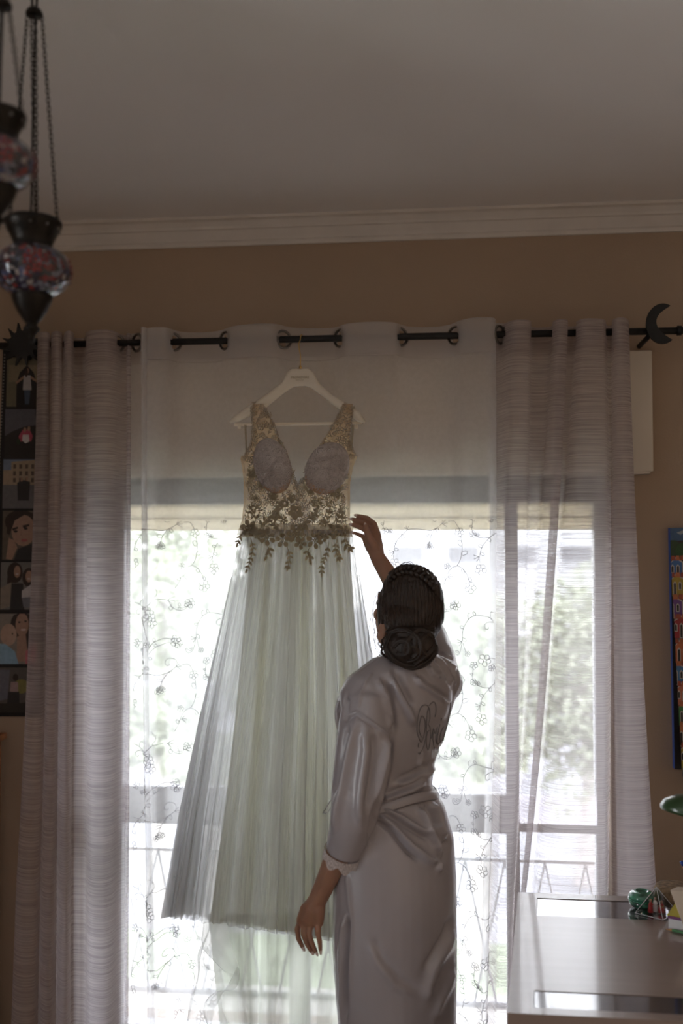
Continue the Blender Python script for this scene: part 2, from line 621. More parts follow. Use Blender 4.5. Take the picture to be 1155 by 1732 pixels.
def tree(px, py, Y, R, hgt, label):
    c = P(px, py, Y)
    t = thing('tree', (c.x, c.y, GZ), label, 'tree', 'trees in the garden beyond the window')
    MB().limb([(c.x, c.y, GZ), (c.x + .1, c.y, GZ + (c.z - GZ) * .5), (c.x, c.y, c.z)], [.16, .12, .06], 8).build('trunk', M['bark'], t)
    b = MB()
    r = random.Random(int(px * 7 + Y))
    for i in range(5000):
        while True:
            q = Vector((r.uniform(-1, 1), r.uniform(-1, 1), r.uniform(-1, 1)))
            if .25 < q.length < 1: break
        q *= 0.8 + .35 * noise.noise(q * 2.2 + Vector((px, 0, 0)))
        p = c + Vector((q.x * R, q.y * R, q.z * hgt))
        s = r.uniform(.04, .09)
        u = Vector((r.uniform(-1, 1), r.uniform(-1, 1), r.uniform(-1, 1))).normalized()
        w = u.orthogonal().normalized()
        b.add([p + u * s, p + w * s * .6, p - u * s, p - w * s * .6], [(0, 1, 2, 3)])
    o = b.build('foliage', M['leaf'], t, smooth=False)
    o['kind'] = 'stuff'


tree(275, 1000, 15, 2.0, 1.6, 'leafy green tree seen through the sheer, left of the dress bodice')
tree(400, 1090, 19.5, 2.0, 1.7, 'pale green tree just left of the gown skirt, far out in the garden')
tree(150, 1090, 24, 2.2, 1.8, 'blurred green tree behind the left linen drape')
tree(770, 1100, 19.5, 1.7, 1.5, 'green tree between the bride and the right linen drape, outside')
tree(985, 1150, 14.5, 1.5, 1.9, 'tree behind the right linen drape, outside the glass')
tree(262, 1225, 12.5, .9, .55, 'low grey green bush on the paving, seen left of the gown')
tree(352, 1290, 10.5, .55, .35, 'small low bush near the lawn, seen beside the skirt')
tree(800, 1265, 11.5, .7, .4, 'low bush on the paving between the bride and the right drape')
hb = P(610, 930, 30); hb2 = P(1080, 930, 30)
house = thing('house', ((hb.x + hb2.x) / 2, 32, GZ), 'white rendered house with dark windows across the garden', 'building')
MB().box2((hb.x, 30, GZ), (hb2.x + 4, 38, 8)).build('wall', M['house'], house, smooth=False)
for px in (690, 783, 880, 975):
    for row in range(3):
        py = 938 + row * 150 - 150
        a = P(px - 26, py - 14, 29.97); b = P(px + 26, py + 14, 29.97)
        fr = MB().box2((a.x - .1, 29.93, b.z - .1), (b.x + .1, 30.02, a.z + .1)).build('window', M['house'], house, smooth=False)
        MB().box2((a.x, 29.9, b.z), (b.x, 29.94, a.z)).build('pane', M['housewin'], fr, smooth=False)

# ------------------------------------------------------------------ curtain rod
YR = 3.24
ZR = P(577, 572, YR).z
rod = thing('curtain_rod', (P(577, 572, YR).x, YR, ZR), 'black iron curtain rod with sun and moon ornaments', 'curtain rod')
MB().tube([(XL + .25, YR, ZR), (XR - .3, YR, ZR)], .0115, 16).build('pole', M['black'], rod)
sc_ = P(37, 582, YR - .03)
s = MB()
pts = []
for i in range(96):
    a = 2 * pi * i / 96
    k = (i % 8) / 8.0
    r_ = .046 + .030 * max(0, 1 - abs(k - .5) * 3.2) ** 0.8
    wv = .06 * sin(a * 12 + 1) * (r_ > .05)
    pts.append(sc_ + Vector((r_ * cos(a + wv), 0, r_ * sin(a + wv))))
s.prism(pts, (0, .012, 0))
s.build('sun_ornament', M['black'], rod, smooth=False)
mc = P(1121, 547, YR - .03)
s = MB()
R1 = .064
out = [mc + Vector((R1 * .80 * cos(a), 0, R1 * sin(a))) for a in np.linspace(radians(62), radians(305), 26)]
t0, t1 = out[0], out[-1]
mid = mc + Vector((-.020, 0, .004))
inn = []
for k in range(1, 20):
    u = k / 20
    q = t1 * (1 - u) ** 2 + (mid * 2 - (t0 + t1) / 2) * 2 * u * (1 - u) + t0 * u * u
    inn.append(q)
s.prism(out + inn, (0, .012, 0))
s.build('moon_ornament', M['black'], rod, smooth=False)
b = P(1097, 560, YR)
MB().tube([(b.x, YR, ZR), (b.x, YR, ZR - .016), (b.x, YW, ZR - .016)], .008, 8).build('bracket', M['black'], rod)
b = P(20, 585, YR)
MB().tube([(b.x, YR, ZR), (b.x, YR, ZR - .016), (b.x, YW, ZR - .016)], .008, 8).build('bracket', M['black'], rod)
e = XR - .3
MB().lathe([(.012, -.03), (.018, -.02), (.018, .02), (.01, .03)], (0, 0, 0), 12)
MB().tube([(P(1145, 552, YR).x, YR, ZR), (P(1152, 552, YR).x, YR, ZR)], .016, 12).build('collar', M['black'], rod)


# ------------------------------------------------------------------ curtains
def interp3(lv, ys, y):
    """quadratic through three levels, straight on below the last"""
    (y0, y1, y2), (a, b, c) = ys, lv
    if y > y2:
        s = (c - b) / (y2 - y1)
        return c + s * (y - y2) * 0.7
    L0 = (y - y1) * (y - y2) / ((y0 - y1) * (y0 - y2))
    L1 = (y - y0) * (y - y2) / ((y1 - y0) * (y1 - y2))
    L2 = (y - y0) * (y - y1) / ((y2 - y0) * (y2 - y1))
    return a * L0 + b * L1 + c * L2


def curtain_grid(knots, ys, ztop, zbot, nv, sub, wob=0.0, seed=0, ycalm=0.0):
    """rows of points: knots = [((px at three photo rows), Y)]"""
    rows = []
    for j in range(nv + 1):
        v = j / nv
        z = ztop + (zbot - ztop) * v
        py = proj((0, YR, z))[1]
        kp = [(interp3(lv, ys, max(py, ys[0])), Y) for lv, Y in knots]
        line = catmull(kp, sub)
        row = []
        for i, (px, Y) in enumerate(line):
            amp = wob * min(1, v * 2)
            Y2 = Y + amp * noise.noise(Vector((i * .11, z * 1.3, seed)))
            if ycalm: Y2 = 3.24 + (Y2 - 3.24) * (1 - ycalm * min(1, v * 1.6))
            row.append(Vector((XatZ(px + amp * 150 * noise.noise(Vector((i * .05, z * .9, seed + 9))), Y2, z), Y2, z)))
        rows.append(row)
    return rows


def cloth_mesh(rows, name, m, parent, holes=(), hr=.024, zwave=0.0):
    n = len(rows[0])
    mb = MB()
    us = []
    u = 0
    for i in range(n):
        if i: u += (rows[0][i] - rows[0][i - 1]).length
        us.append(u)
    vs = []; uv = []
    for r in rows:
        for i, q in enumerate(r):
            vs.append(q); uv.append((us[i], q.z))
    fs = []
    for j in range(len(rows) - 1):
        for i in range(n - 1):
            a = j * n + i
            c = (vs[a] + vs[a + 1] + vs[a + n] + vs[a + n + 1]) / 4
            if any((c - h).length < hr for h in holes): continue
            fs.append((a, a + n, a + n + 1, a + 1))
    mb.add(vs, fs)
    mb.uv = uv
    return mb.build(name, m, parent)


def ring_at(px, parent, ang):
    x = XatZ(px, YR, ZR)
    rot = Matrix.Rotation(ang, 3, 'Z')
    MB().torus((x, YR, ZR), .0285, .0048, rot, 28, 8).build('grommet', M['ring'], parent)
    return Vector((x, YR, ZR))


ZT = ZR + .032
# left linen drape
ys3 = (560, 1100, 1515)
LK = [((70, 52, 34), 3.30), ((64, 48, 28), 3.22), ((72, 58, 42), 3.185), ((83, 74, 62), 3.20), ((85, 78, 68), 3.28), ((88, 80, 72), 3.20), ((97, 90, 84), 3.18), ((105, 98, 92), 3.21), ((107, 100, 96), 3.28),
      ((110, 103, 100), 3.20), ((117, 112, 110), 3.18), ((124, 121, 118), 3.21), ((126, 123, 121), 3.285), ((135, 136, 134), 3.295), ((144, 146, 145), 3.285), ((147, 148, 148), 3.21), ((158, 156, 156), 3.18),
      ((178, 176, 174), 3.175), ((192, 190, 188), 3.20), ((206, 203, 200), 3.255), ((218, 215, 213), 3.275), ((222, 220, 218), 3.25), ((217, 216, 214), 3.235), ((214, 213, 211), 3.25)]
dl = thing('linen_drape', (P(140, 1740, 3.24).x, 3.24, FZ + 0.02), 'beige linen eyelet drape hanging at the window edge beside the photo strip', 'curtain', 'linen drapes at the window')
g = curtain_grid(LK, ys3, ZT, FZ + .02, 60, 7, wob=.006, seed=3)
h1 = ring_at(196, dl, radians(35))
h2 = ring_at(232, dl, radians(-40))
cloth_mesh(g, 'fabric', M['linen'], dl, [h1, h2])
cloth_mesh([[q + Vector((0, -.0025, 0)) for q in r] for r in curtain_grid(LK, ys3, ZT, ZR - .055, 8, 7)], 'header_band', M['linen'], dl, [h1, h2])
# right linen drape
RK = [((836, 838, 826), 3.285), ((846, 842, 830), 3.26), ((855, 847, 836), 3.22), ((866, 852, 842), 3.185), ((880, 862, 850), 3.175), ((894, 880, 862), 3.185), ((898, 885, 866), 3.215), ((899, 886, 868), 3.28), ((915, 892, 870), 3.295), ((932, 899, 871), 3.28),
      ((936, 901, 871), 3.21), ((948, 914, 878), 3.18), ((960, 928, 887), 3.20), ((955, 924, 886), 3.25), ((946, 915, 880), 3.26), ((957, 924, 890), 3.285), ((973, 934, 900), 3.285),
      ((975, 940, 905), 3.22), ((985, 960, 930), 3.185), ((1000, 990, 965), 3.18), ((1016, 1016, 1000), 3.19), ((1023, 1028, 1023), 3.21), ((1026, 1032, 1027), 3.285), ((1034, 1034, 1030), 3.285), ((1036, 1037, 1034), 3.21),
      ((1046, 1055, 1064), 3.18), ((1058, 1078, 1100), 3.19), ((1063, 1086, 1112), 3.225), ((1062, 1082, 1106), 3.265), ((1050, 1066, 1082), 3.285), ((1036, 1038, 1044), 3.30)]
dr = thing('linen_drape', (P(950, 1740, 3.24).x, 3.24, FZ + 0.02), 'beige linen eyelet drape pulled in loose diagonal folds behind the desk', 'curtain', 'linen drapes at the window')
h3 = ring_at(857, dr, radians(-55))
g = curtain_grid(RK, ys3, ZT, FZ + .02, 60, 7, wob=.005, seed=12)
cloth_mesh(g, 'fabric', M['linen'], dr, [h3])
cloth_mesh([[q + Vector((0, -.0025, 0)) for q in r] for r in curtain_grid(RK, ys3, ZT, ZR - .055, 8, 7)], 'header_band', M['linen'], dr, [h3])


# sheer curtain
SK = [((214, 214, 214), 3.30), ((232, 232, 234), 3.285), ((247, 249, 256), 3.262), ((250, 252, 260), 3.22), ((247, 249, 257), 3.195), ((241, 243, 250), 3.185), ((239, 241, 247), 3.20), ((242, 244, 250), 3.21), ((262, 262, 264), 3.195), ((282, 282, 282), 3.205),
      ((306, 306, 306), 3.27), ((338, 338, 338), 3.288), ((370, 370, 370), 3.27), ((392, 392, 392), 3.215), ((428, 428, 428), 3.20), ((464, 464, 464), 3.215), ((492, 492, 492), 3.275), ((528, 528, 528), 3.29), ((564, 564, 564), 3.275),
      ((586, 586, 586), 3.21), ((626, 626, 626), 3.19), ((664, 664, 664), 3.205), ((690, 690, 690), 3.27), ((724, 724, 724), 3.288), ((758, 758, 758), 3.27), ((782, 780, 780), 3.21), ((806, 802, 800), 3.19), ((830, 824, 818), 3.20),
      ((838, 838, 828), 3.23), ((832, 830, 820), 3.262), ((828, 826, 816), 3.275), ((846, 840, 830), 3.29), ((860, 850, 842), 3.30)]


def sheer_rows(zt, zb, nv, sub):
    rows = []
    for j in range(nv + 1):
        v = j / nv
        z = zt + (zb - zt) * v
        py = proj((0, YR, z))[1]
        fall = max(0.0, min(1.0, (ZR - z) / 1.2))
        kp = []
        for lv, Y in SK:
            px = interp3(lv, ys3, max(py, 560))
            mid_ = max(0, 1 - abs(px - 500) / 190) ** .5 if abs(px - 500) < 190 else 0
            tgt = 3.262 + .024 * mid_
            edge = (px < 275 or px > 812)
            Y2 = Y if edge else Y + (tgt - Y) * fall * .75
            if not edge and mid_ > 0 and z < ZR - .06:
                Y2 = max(Y2, 3.20 + .075 * min(1, mid_ * 2) * min(1, (ZR - .06 - z) / .12))
            kp.append((px, Y2))
        rows.append([Vector((XatZ(px, Y, z), Y, z)) for px, Y in catmull(kp, sub)])
    return rows


sh = thing('sheer_curtain', (P(540, 1740, 3.25).x, 3.25, FZ + 0.015), 'white sheer curtain embroidered with vines hanging behind the gown', 'curtain')
ZTS = ZR + .042
g = sheer_rows(ZTS, FZ + .015, 66, 7)
for r in g[:2]:
    for q in r:
        q.z += .006 * sin(q.x * 9) if r is g[0] else 0
holes = [ring_at(px, sh, radians(a)) for px, a in ((293, 38), (381, -38), (479, 38), (576, -38), (677, 38), (770, -38), (845, 55))]
cloth_mesh(g, 'fabric', M['sheer'], sh, holes)
SG = g
cloth_mesh([[q + Vector((0, -.003, 0)) for q in r] for r in sheer_rows(ZTS - .002, P(577, 606, YR).z, 10, 7)], 'header_band', M['header'], sh, holes)
hemrow = sheer_rows(P(577, 605, YR).z, P(577, 608, YR).z, 1, 4)[0]
MB().tube([q + Vector((0, -.004, 0)) for q in hemrow], .0012, 4).build('stitched_seam', M['header'], sh)


# ---- embroidery on the sheer: one repeat traced in the photograph, laid on the cloth
def sheer_Y(x, z):
    """front-most Y of the sheer near x, z"""
    j = min(len(SG) - 1, max(0, int((ZTS - z) / (ZTS - FZ - .015) * 66)))
    row = SG[j]
    best = None
    for a, b in zip(row, row[1:]):
        lo, hi = (a.x, b.x) if a.x < b.x else (b.x, a.x)
        if lo <= x <= hi and hi > lo:
            y = a.y + (b.y - a.y) * ((x - a.x) / (b.x - a.x))
            best = y if best is None else min(best, y)
    return best


def flower_pts(cx, cy, r, n=5, rot=0.0):
    out = []
    for k in range(n):
        a = rot + 2 * pi * k / n
        c = (cx + .62 * r * cos(a), cy + .62 * r * sin(a))
        out.append([(c[0] + .40 * r * cos(a + q), c[1] + .40 * r * sin(a + q)) for q in np.linspace(pi, 3 * pi, 11)])
    return out


def leaf_pts(cx, cy, L, a):
    u = (cos(a), sin(a)); w = (-sin(a), cos(a))
    o = []
    for q in np.linspace(0, 2 * pi, 13):
        t = (1 - cos(q)) / 2
        o.append((cx + u[0] * L * (t - .5) + w[0] * L * .32 * sin(q), cy + u[1] * L * (t - .5) + w[1] * L * .32 * sin(q)))
    return [o]


def burst(cx, cy, r, a):
    o = []
    for k in range(3):
        q = a + (k - 1) * .7
        o.append([(cx, cy), (cx + r * cos(q) * .7, cy + r * sin(q) * .7), (cx + r * cos(q + .1), cy + r * sin(q + .1))])
    return o


def sm(pts, n=5):
    return [catmull(pts, n)]


TR = lambda L: [(590 + x / 4.442, 760 + y / 4.442) for x, y in L]
T2 = lambda L: [(740 + x / 5.773, 1000 + y / 5.773) for x, y in L]
T3 = lambda L: [(215 + x / 5.411 + 463, 1000 + y / 5.411 - 4) for x, y in L]


def fl(T, x, y, r, sc, rot=0.): c = T([(x, y)])[0]; return flower_pts(c[0], c[1], r / sc, 5, rot)
def lf(T, x, y, L, a, sc): c = T([(x, y)])[0]; return leaf_pts(c[0], c[1], L / sc, a)
def bu(T, x, y, r, a, sc): c = T([(x, y)])[0]; return burst(c[0], c[1], r / sc, a)


A = 4.442; B = 5.773; C3 = 5.411
SPRIGS = {
 'arch': sm(TR([(140, 395), (160, 330), (160, 250), (175, 180), (220, 120), (270, 85), (330, 70), (395, 88), (440, 130), (470, 180), (490, 225), (505, 300), (512, 350)]))
   + sm(TR([(440, 125), (400, 118), (368, 130), (362, 150), (378, 166), (390, 152)])) + fl(TR, 530, 155, 42, A, .3) + sm(TR([(490, 215), (505, 195), (520, 180)]))
   + sm(TR([(395, 88), (398, 62), (412, 46), (425, 60)])) + sm(TR([(220, 120), (207, 92), (218, 70), (235, 68)])) + lf(TR, 155, 190, 30, .1, A) + lf(TR, 283, 65, 30, 1, A) + lf(TR, 227, 135, 34, 1.2, A)
   + lf(TR, 182, 280, 34, .5, A) + lf(TR, 458, 185, 36, 1.0, A) + sm(TR([(165, 300), (185, 345), (235, 380)])) + fl(TR, 238, 380, 20, A) + sm(TR([(145, 370), (135, 402), (110, 410), (85, 385)])) + bu(TR, 145, 310, 26, 2.6, A),
 'fork': sm(TR([(395, 372), (430, 378), (460, 410), (480, 450), (492, 475)])) + fl(TR, 365, 385, 32, A) + sm(TR([(510, 435), (530, 395), (570, 355), (620, 335), (660, 340), (690, 352)])) + fl(TR, 697, 345, 34, A, .4)
   + fl(TR, 420, 435, 17, A) + sm(TR([(432, 436), (460, 440), (480, 450)])) + fl(TR, 512, 380, 24, A, .2) + lf(TR, 486, 508, 28, 1.4, A) + lf(TR, 514, 555, 30, .6, A) + lf(TR, 567, 340, 28, 1.4, A),
 'curl': sm(TR([(300, 615), (345, 635), (400, 638), (445, 602), (520, 598), (600, 610), (640, 600), (690, 565), (706, 530), (692, 499), (655, 488), (630, 503), (626, 528), (640, 544), (656, 534)]))
   + fl(TR, 275, 490, 30, A, .3) + sm(TR([(262, 515), (258, 550), (252, 580), (265, 605)])) + fl(TR, 270, 612, 26, A) + fl(TR, 308, 612, 18, A) + lf(TR, 246, 560, 22, .3, A)
   + sm(TR([(400, 638), (365, 680), (345, 720), (338, 760), (335, 822)])) + fl(TR, 340, 857, 38, A, .3) + lf(TR, 402, 657, 32, 1.3, A) + lf(TR, 341, 697, 32, .3, A) + lf(TR, 353, 752, 32, .3, A) + bu(TR, 335, 768, 42, 2.7, A) + bu(TR, 440, 600, 30, 4.2, A),
 'drop': sm(TR([(655, 590), (625, 630), (610, 670), (604, 705)])) + fl(TR, 592, 732, 20, A) + fl(TR, 612, 730, 20, A, .4) + fl(TR, 603, 710, 18, A) + lf(TR, 599, 650, 34, .1, A) + lf(TR, 666, 606, 32, 1.2, A) + bu(TR, 700, 560, 42, -.2, A),
 'hook': sm(TR([(745, 540), (790, 540), (815, 575), (830, 600)])) + fl(TR, 830, 622, 34, A, .2) + sm(TR([(838, 650), (850, 720), (848, 780), (835, 830), (810, 875), (775, 890), (745, 930), (720, 1000), (690, 1055)]))
   + lf(TR, 834, 705, 46, 1.1, A) + lf(TR, 867, 780, 50, -.4, A) + fl(TR, 736, 880, 24, A) + bu(TR, 742, 962, 42, -.1, A) + lf(TR, 714, 980, 32, 1.2, A)
   + sm(TR([(810, 875), (850, 895), (890, 950), (908, 1000)])) + lf(TR, 857, 915, 34, 1.2, A) + lf(TR, 909, 978, 32, 1, A) + fl(TR, 910, 1038, 44, A, .1),
 'branch': fl(TR, 932, 512, 28, A, .2) + sm(TR([(928, 535), (922, 580), (925, 615), (960, 655), (1000, 667), (1050, 665)])) + fl(TR, 930, 638, 26, A) + fl(TR, 962, 645, 18, A) + lf(TR, 916, 580, 22, .4, A)
   + sm(TR([(1100, 630), (1050, 668), (1000, 730), (980, 800), (980, 855)])) + fl(TR, 988, 902, 42, A, .3) + lf(TR, 1052, 680, 32, 1.2, A) + lf(TR, 987, 728, 30, .3, A) + lf(TR, 999, 787, 32, .4, A) + bu(TR, 975, 805, 40, 2.6, A),
 'crook': sm(T2([(150, 600), (200, 625), (225, 570), (240, 480), (250, 370), (300, 275), (365, 236), (430, 236), (500, 250), (540, 285)])) + sm(T2([(545, 297), (490, 295), (455, 320), (462, 355), (490, 360), (490, 340)]))
   + sm(T2([(515, 255), (510, 215), (520, 195), (540, 205)])) + sm(T2([(305, 275), (292, 240), (300, 210), (315, 215)])) + lf(T2, 357, 218, 38, 1, B) + lf(T2, 238, 352, 40, .1, B) + lf(T2, 260, 475, 46, .9, B)
   + bu(T2, 235, 490, 50, 2.7, B) + sm(T2([(245, 500), (265, 570), (285, 600)])) + fl(T2, 293, 612, 28, B) + sm(T2([(200, 630), (160, 640), (138, 610), (150, 582), (170, 588)])) + lf(T2, 190, 594, 34, .2, B),
 'daisy': fl(T2, 455, 662, 60, B, .3) + sm(T2([(490, 650), (520, 642), (555, 655)])) + fl(T2, 525, 738, 34, B),
 'posy': sm(T2([(65, 182), (110, 184), (155, 162)])) + fl(T2, 172, 135, 52, B, .1) + lf(T2, 75, 150, 34, 1.2, B) + fl(T2, 55, 530, 56, B, .2),
 'spray': sm(T3([(190, -20), (232, 20), (236, 60), (210, 100), (300, 108), (340, 175), (400, 217), (450, 205), (475, 180)])) + fl(T3, 480, 155, 36, C3) + bu(T3, 310, 112, 62, .2, C3) + lf(T3, 334, 192, 42, 1.2, C3) + lf(T3, 405, 198, 30, 1, C3)
   + sm(T3([(210, 100), (155, 160), (100, 200), (55, 238)])) + lf(T3, 165, 192, 34, .2, C3) + lf(T3, 125, 180, 34, .9, C3) + fl(T3, 195, 320, 48, C3, .2),
 'sickle': sm(T3([(165, 622), (195, 580), (240, 545), (300, 520), (345, 522), (382, 536)])) + fl(T3, 398, 546, 32, C3) + lf(T3, 232, 530, 34, 1.2, C3) + lf(T3, 180, 652, 40, .1, C3),
}
FIRSTROW = {'arch': 0, 'fork': 0, 'curl': 0, 'drop': 0, 'hook': 0, 'branch': 0, 'crook': -1, 'daisy': -1, 'posy': 0, 'spray': 0, 'sickle': -1}
DXR, DZR = .883, .4745
XLIM = (XatZ(224, 3.28, 1.2), XatZ(842, 3.25, 1.2))
for nm, lines in SPRIGS.items():
    base = [[P(x, y, 3.24) for x, y in ln] for ln in lines]
    for cx in (-1, 0, 1):
        for k in range(FIRSTROW[nm], 4):
            mb = MB()
            for ln in base:
                cur = []
                for q in ln:
                    x = q.x + cx * DXR; z = q.z - k * DZR
                    y = sheer_Y(x, z) if XLIM[0] < x < XLIM[1] and FZ + .03 < z < 1.72 else None
                    if y is None:
                        if len(cur) > 2: mb.tube(cur, .0010, 3, caps=False)
                        cur = []
                    else:
                        cur.append(Vector((x, y - .0022, z)))
                if len(cur) > 2: mb.tube(cur, .0010, 3, caps=False)
            if len(mb.v) > 60:
                mb.build('embroidered_sprig', M['thread'], sh)


# ------------------------------------------------------------------ hanger
YH = 3.19
hg = thing('dress_hanger', (P(508, 665, YH).x, YH, P(508, 712, YH).z), 'ivory padded coat hanger with a gold hook, hung on the curtain rod', 'hanger')


def HG(x, y, d=0.0): return P(x, y, YH + d)


# broad shaped arms: upper and lower outline, with thickness
up = [(388, 712), (400, 700), (425, 684), (455, 664), (478, 645), (486, 628), (494, 623), (522, 623), (530, 630), (540, 648), (562, 668), (590, 684), (608, 697), (618, 712)]
lo = [(389, 716), (404, 713), (425, 703), (452, 688), (478, 667), (492, 657), (498, 654), (516, 653), (527, 657), (545, 670), (567, 688), (592, 704), (604, 713), (617, 716)]
rings = []
for (a, b), (c, d) in zip(up, lo):
    q = abs((a + c) / 2 - 503) / 115
    th = .010 + .016 * q * (1 if q < .92 else .6)
    dy = -.030 * q ** 1.5          # arms sweep slightly forward
    u_, l_ = HG(a, b, dy), HG(c, d, dy)
    m_ = (u_ + l_) / 2; hv = (u_ - l_) / 2
    rings.append([m_ + hv * cos(t) + Vector((0, th * .5 * sin(t), 0)) for t in np.linspace(0, 2 * pi, 12, endpoint=False)])
MB().loft(rings).build('body', M['hangerw'], hg)
a, b = HG(396, 717, -.012), HG(612, 717, -.012)
MB().box((a + b) / 2, ((b - a).length, .007, .010)).build('trouser_bar', M['hangerw'], hg, smooth=False, bevel=.002)
for x in (405, 602):
    q = HG(x, 722, -.014)
    MB().box(q, (.012, .006, .012)).build('clip', M['hangerw'], hg, smooth=False, bevel=.0015)
hk = [HG(508, 624), HG(508, 612), HG(508, 600), HG(506, 590), HG(505, 582)]
top = Vector((hk[-1].x, YR, ZR))
for a in np.linspace(radians(200), radians(-20), 12):
    hk.append(Vector((top.x + .006 * (a - radians(200)) / radians(-220), YR + .0145 * cos(a), ZR + .0145 * sin(a))))
MB().tube(hk, .0019, 8).build('hook', M['gold'], hg)
MB().lathe([(.004, -.004), (.005, 0), (.004, .006)], HG(508, 622), 10).build('ferrule', M['gold'], hg)


def text_mesh(txt, size, name, m, parent, origin, spacing=1.0):
    cu = bpy.data.curves.new('t', 'FONT')
    cu.body = txt; cu.size = size; cu.align_x = 'CENTER'; cu.extrude = .0002; cu.space_character = spacing
    o = bpy.data.objects.new('t', cu)
    COL.objects.link(o)
    dg = bpy.context.evaluated_depsgraph_get(); dg.update()
    me = bpy.data.meshes.new_from_object(o.evaluated_get(dg))
    bpy.data.objects.remove(o, do_unlink=True)
    R_ = Matrix.Rotation(pi / 2, 4, 'X')
    me.transform(Matrix.Translation(Vector(origin) - root_loc(parent)) @ R_)
    me.name = name
    me.materials.clear(); me.materials.append(m)
    n = bpy.data.objects.new(name, me)
    COL.objects.link(n); n.parent = parent
    return n


t = text_mesh('PRONOVIAS', .0105, 'lettering', M['goldtext'], hg, HG(507, 640, -.009), 1.02)
t['label'] = 'gold capital lettering printed on the hanger'
text_mesh('BARCELONA', .0042, 'lettering', M['goldtext'], hg, HG(507, 643.5, -.009), 1.1)

# ------------------------------------------------------------------ bridal gown
YD = 3.12
gown = thing('wedding_gown', (P(490, 1500, YD).x, YD, FZ + .03), 'ivory wedding gown with lace bodice and tulle skirt on the hanger', 'dress')
OLt = [(683, 428), (691, 425), (718, 428), (747, 426), (766, 418), (773, 410), (787, 413), (813, 416), (853, 416), (881, 413), (905, 404)]
ILt = [(683, 446), (691, 447), (716, 462), (743, 471), (760, 481), (781, 488), (802, 495), (825, 503), (905, 503.4)]
IRt = [(683, 579), (691, 578), (716, 566), (731, 557), (750, 545), (768, 534), (787, 524), (806, 517), (825, 503), (905, 503)]
ORt = [(683, 597), (691, 596), (714, 593), (743, 591), (764, 597), (771, 601), (790, 593), (817, 588), (842, 588), (881, 588), (905, 597)]


def bod_d(px, py):
    """how far the bodice front stands before its middle plane"""
    s = (px - 503) / 100
    d = -.055 * (1 - min(1, s * s)) - .02
    if py < 760: d += (760 - py) / 77 * .075 * 1.0
    return d


def BD(px, py, extra=0.0): return P(px, py, YD + bod_d(px, py) - extra)


def half_panel(o_tab, i_tab, sgn, y0=683, y1=908, shrink=0, n=16, rows=44):
    vs = []; fs = []; uv = []
    for j in range(rows + 1):
        y = y0 + (y1 - y0) * j / rows
        a, b = lerp_tab(o_tab, y), lerp_tab(i_tab, y)
        if shrink and y < 825: b = b + (a - b) * shrink
        for i in range(n + 1):
            x = a + (b - a) * i / n
            p = BD(x, y) if sgn > 0 else P(x, y, YD + .045 + (.0 if y > 760 else -(760 - y) / 77 * .025))
            vs.append(p); uv.append((x / 550, y / 550))
    for j in range(rows):
        for i in range(n):
            q = j * (n + 1) + i
            fs.append((q, q + 1, q + n + 2, q + n + 1))
    return vs, fs, uv


def lace_net(name, base, tbase, lace, scale, thr, op_base, op_lace):
    m, t, out = newmat(name)
    tcn = t.nodes.new('ShaderNodeTexCoord')
    vo = t.nodes.new('ShaderNodeTexVoronoi'); vo.feature = 'DISTANCE_TO_EDGE'; vo.inputs['Scale'].default_value = scale
    t.links.new(tcn.outputs['UV'], vo.inputs['Vector'])
    n1 = noise_tex(t, scale * .55, 'UV', detail=2)
    ad = node(t, 'ShaderNodeMath', operation='MULTIPLY_ADD'); ad.inputs[1].default_value = -.55; ad.inputs[2].default_value = .36
    t.links.new(n1, ad.inputs[0])
    sb = node(t, 'ShaderNodeMath', operation='ADD')
    t.links.new(vo.outputs[0], sb.inputs[0]); t.links.new(ad.outputs[0], sb.inputs[1])
    mask = ramp(t, sb.outputs[0], [(thr, 1.0), (thr + .05, 0.0)])
    d = node(t, 'ShaderNodeBsdfDiffuse'); l = node(t, 'ShaderNodeBsdfTranslucent')
    mc1 = node(t, 'ShaderNodeMixRGB'); mc1.inputs[1].default_value = (*base, 1); mc1.inputs[2].default_value = (*lace, 1)
    mc2 = node(t, 'ShaderNodeMixRGB'); mc2.inputs[1].default_value = (*tbase, 1); mc2.inputs[2].default_value = (*[c * .45 for c in lace], 1)
    for q in (mc1, mc2): t.links.new(mask, q.inputs[0])
    t.links.new(mc1.outputs[0], d.inputs[0]); t.links.new(mc2.outputs[0], l.inputs[0])
    mx = t.nodes.new('ShaderNodeMixShader'); mx.inputs[0].default_value = .6
    t.links.new(d.outputs[0], mx.inputs[1]); t.links.new(l.outputs[0], mx.inputs[2])
    tp = t.nodes.new('ShaderNodeBsdfTransparent')
    mo = t.nodes.new('ShaderNodeMixShader')
    t.links.new(ramp(t, mask, [(0, op_base), (1, op_lace)]), mo.inputs[0])
    t.links.new(tp.outputs[0], mo.inputs[1]); t.links.new(mx.outputs[0], mo.inputs[2])
    t.links.new(mo.outputs[0], out.inputs[0])
    return m


M['bodice'] = lace_net('bodice_lace_net', (.66, .46, .28), (.92, .66, .36), (.60, .44, .28), 90, .05, .42, .60)
M['bodiceback'] = lace_net('bodice_back_net', (.66, .46, .28), (.92, .68, .40), (.60, .44, .28), 80, .03, .25, .45)
for ot, it, nm in ((OLt, ILt, 1), (ORt, IRt, 2)):
    v, fcs, uv = half_panel(ot, it, 1)
    mb = MB().add(v, fcs); mb.uv = uv
    mb.build('bodice_panel', M['bodice'], gown)
    v, fcs, uv = half_panel(ot, it, -1, shrink=.12)
    mb = MB().add(v, fcs); mb.uv = uv
    mb.build('bodice_back', M['bodiceback'], gown)
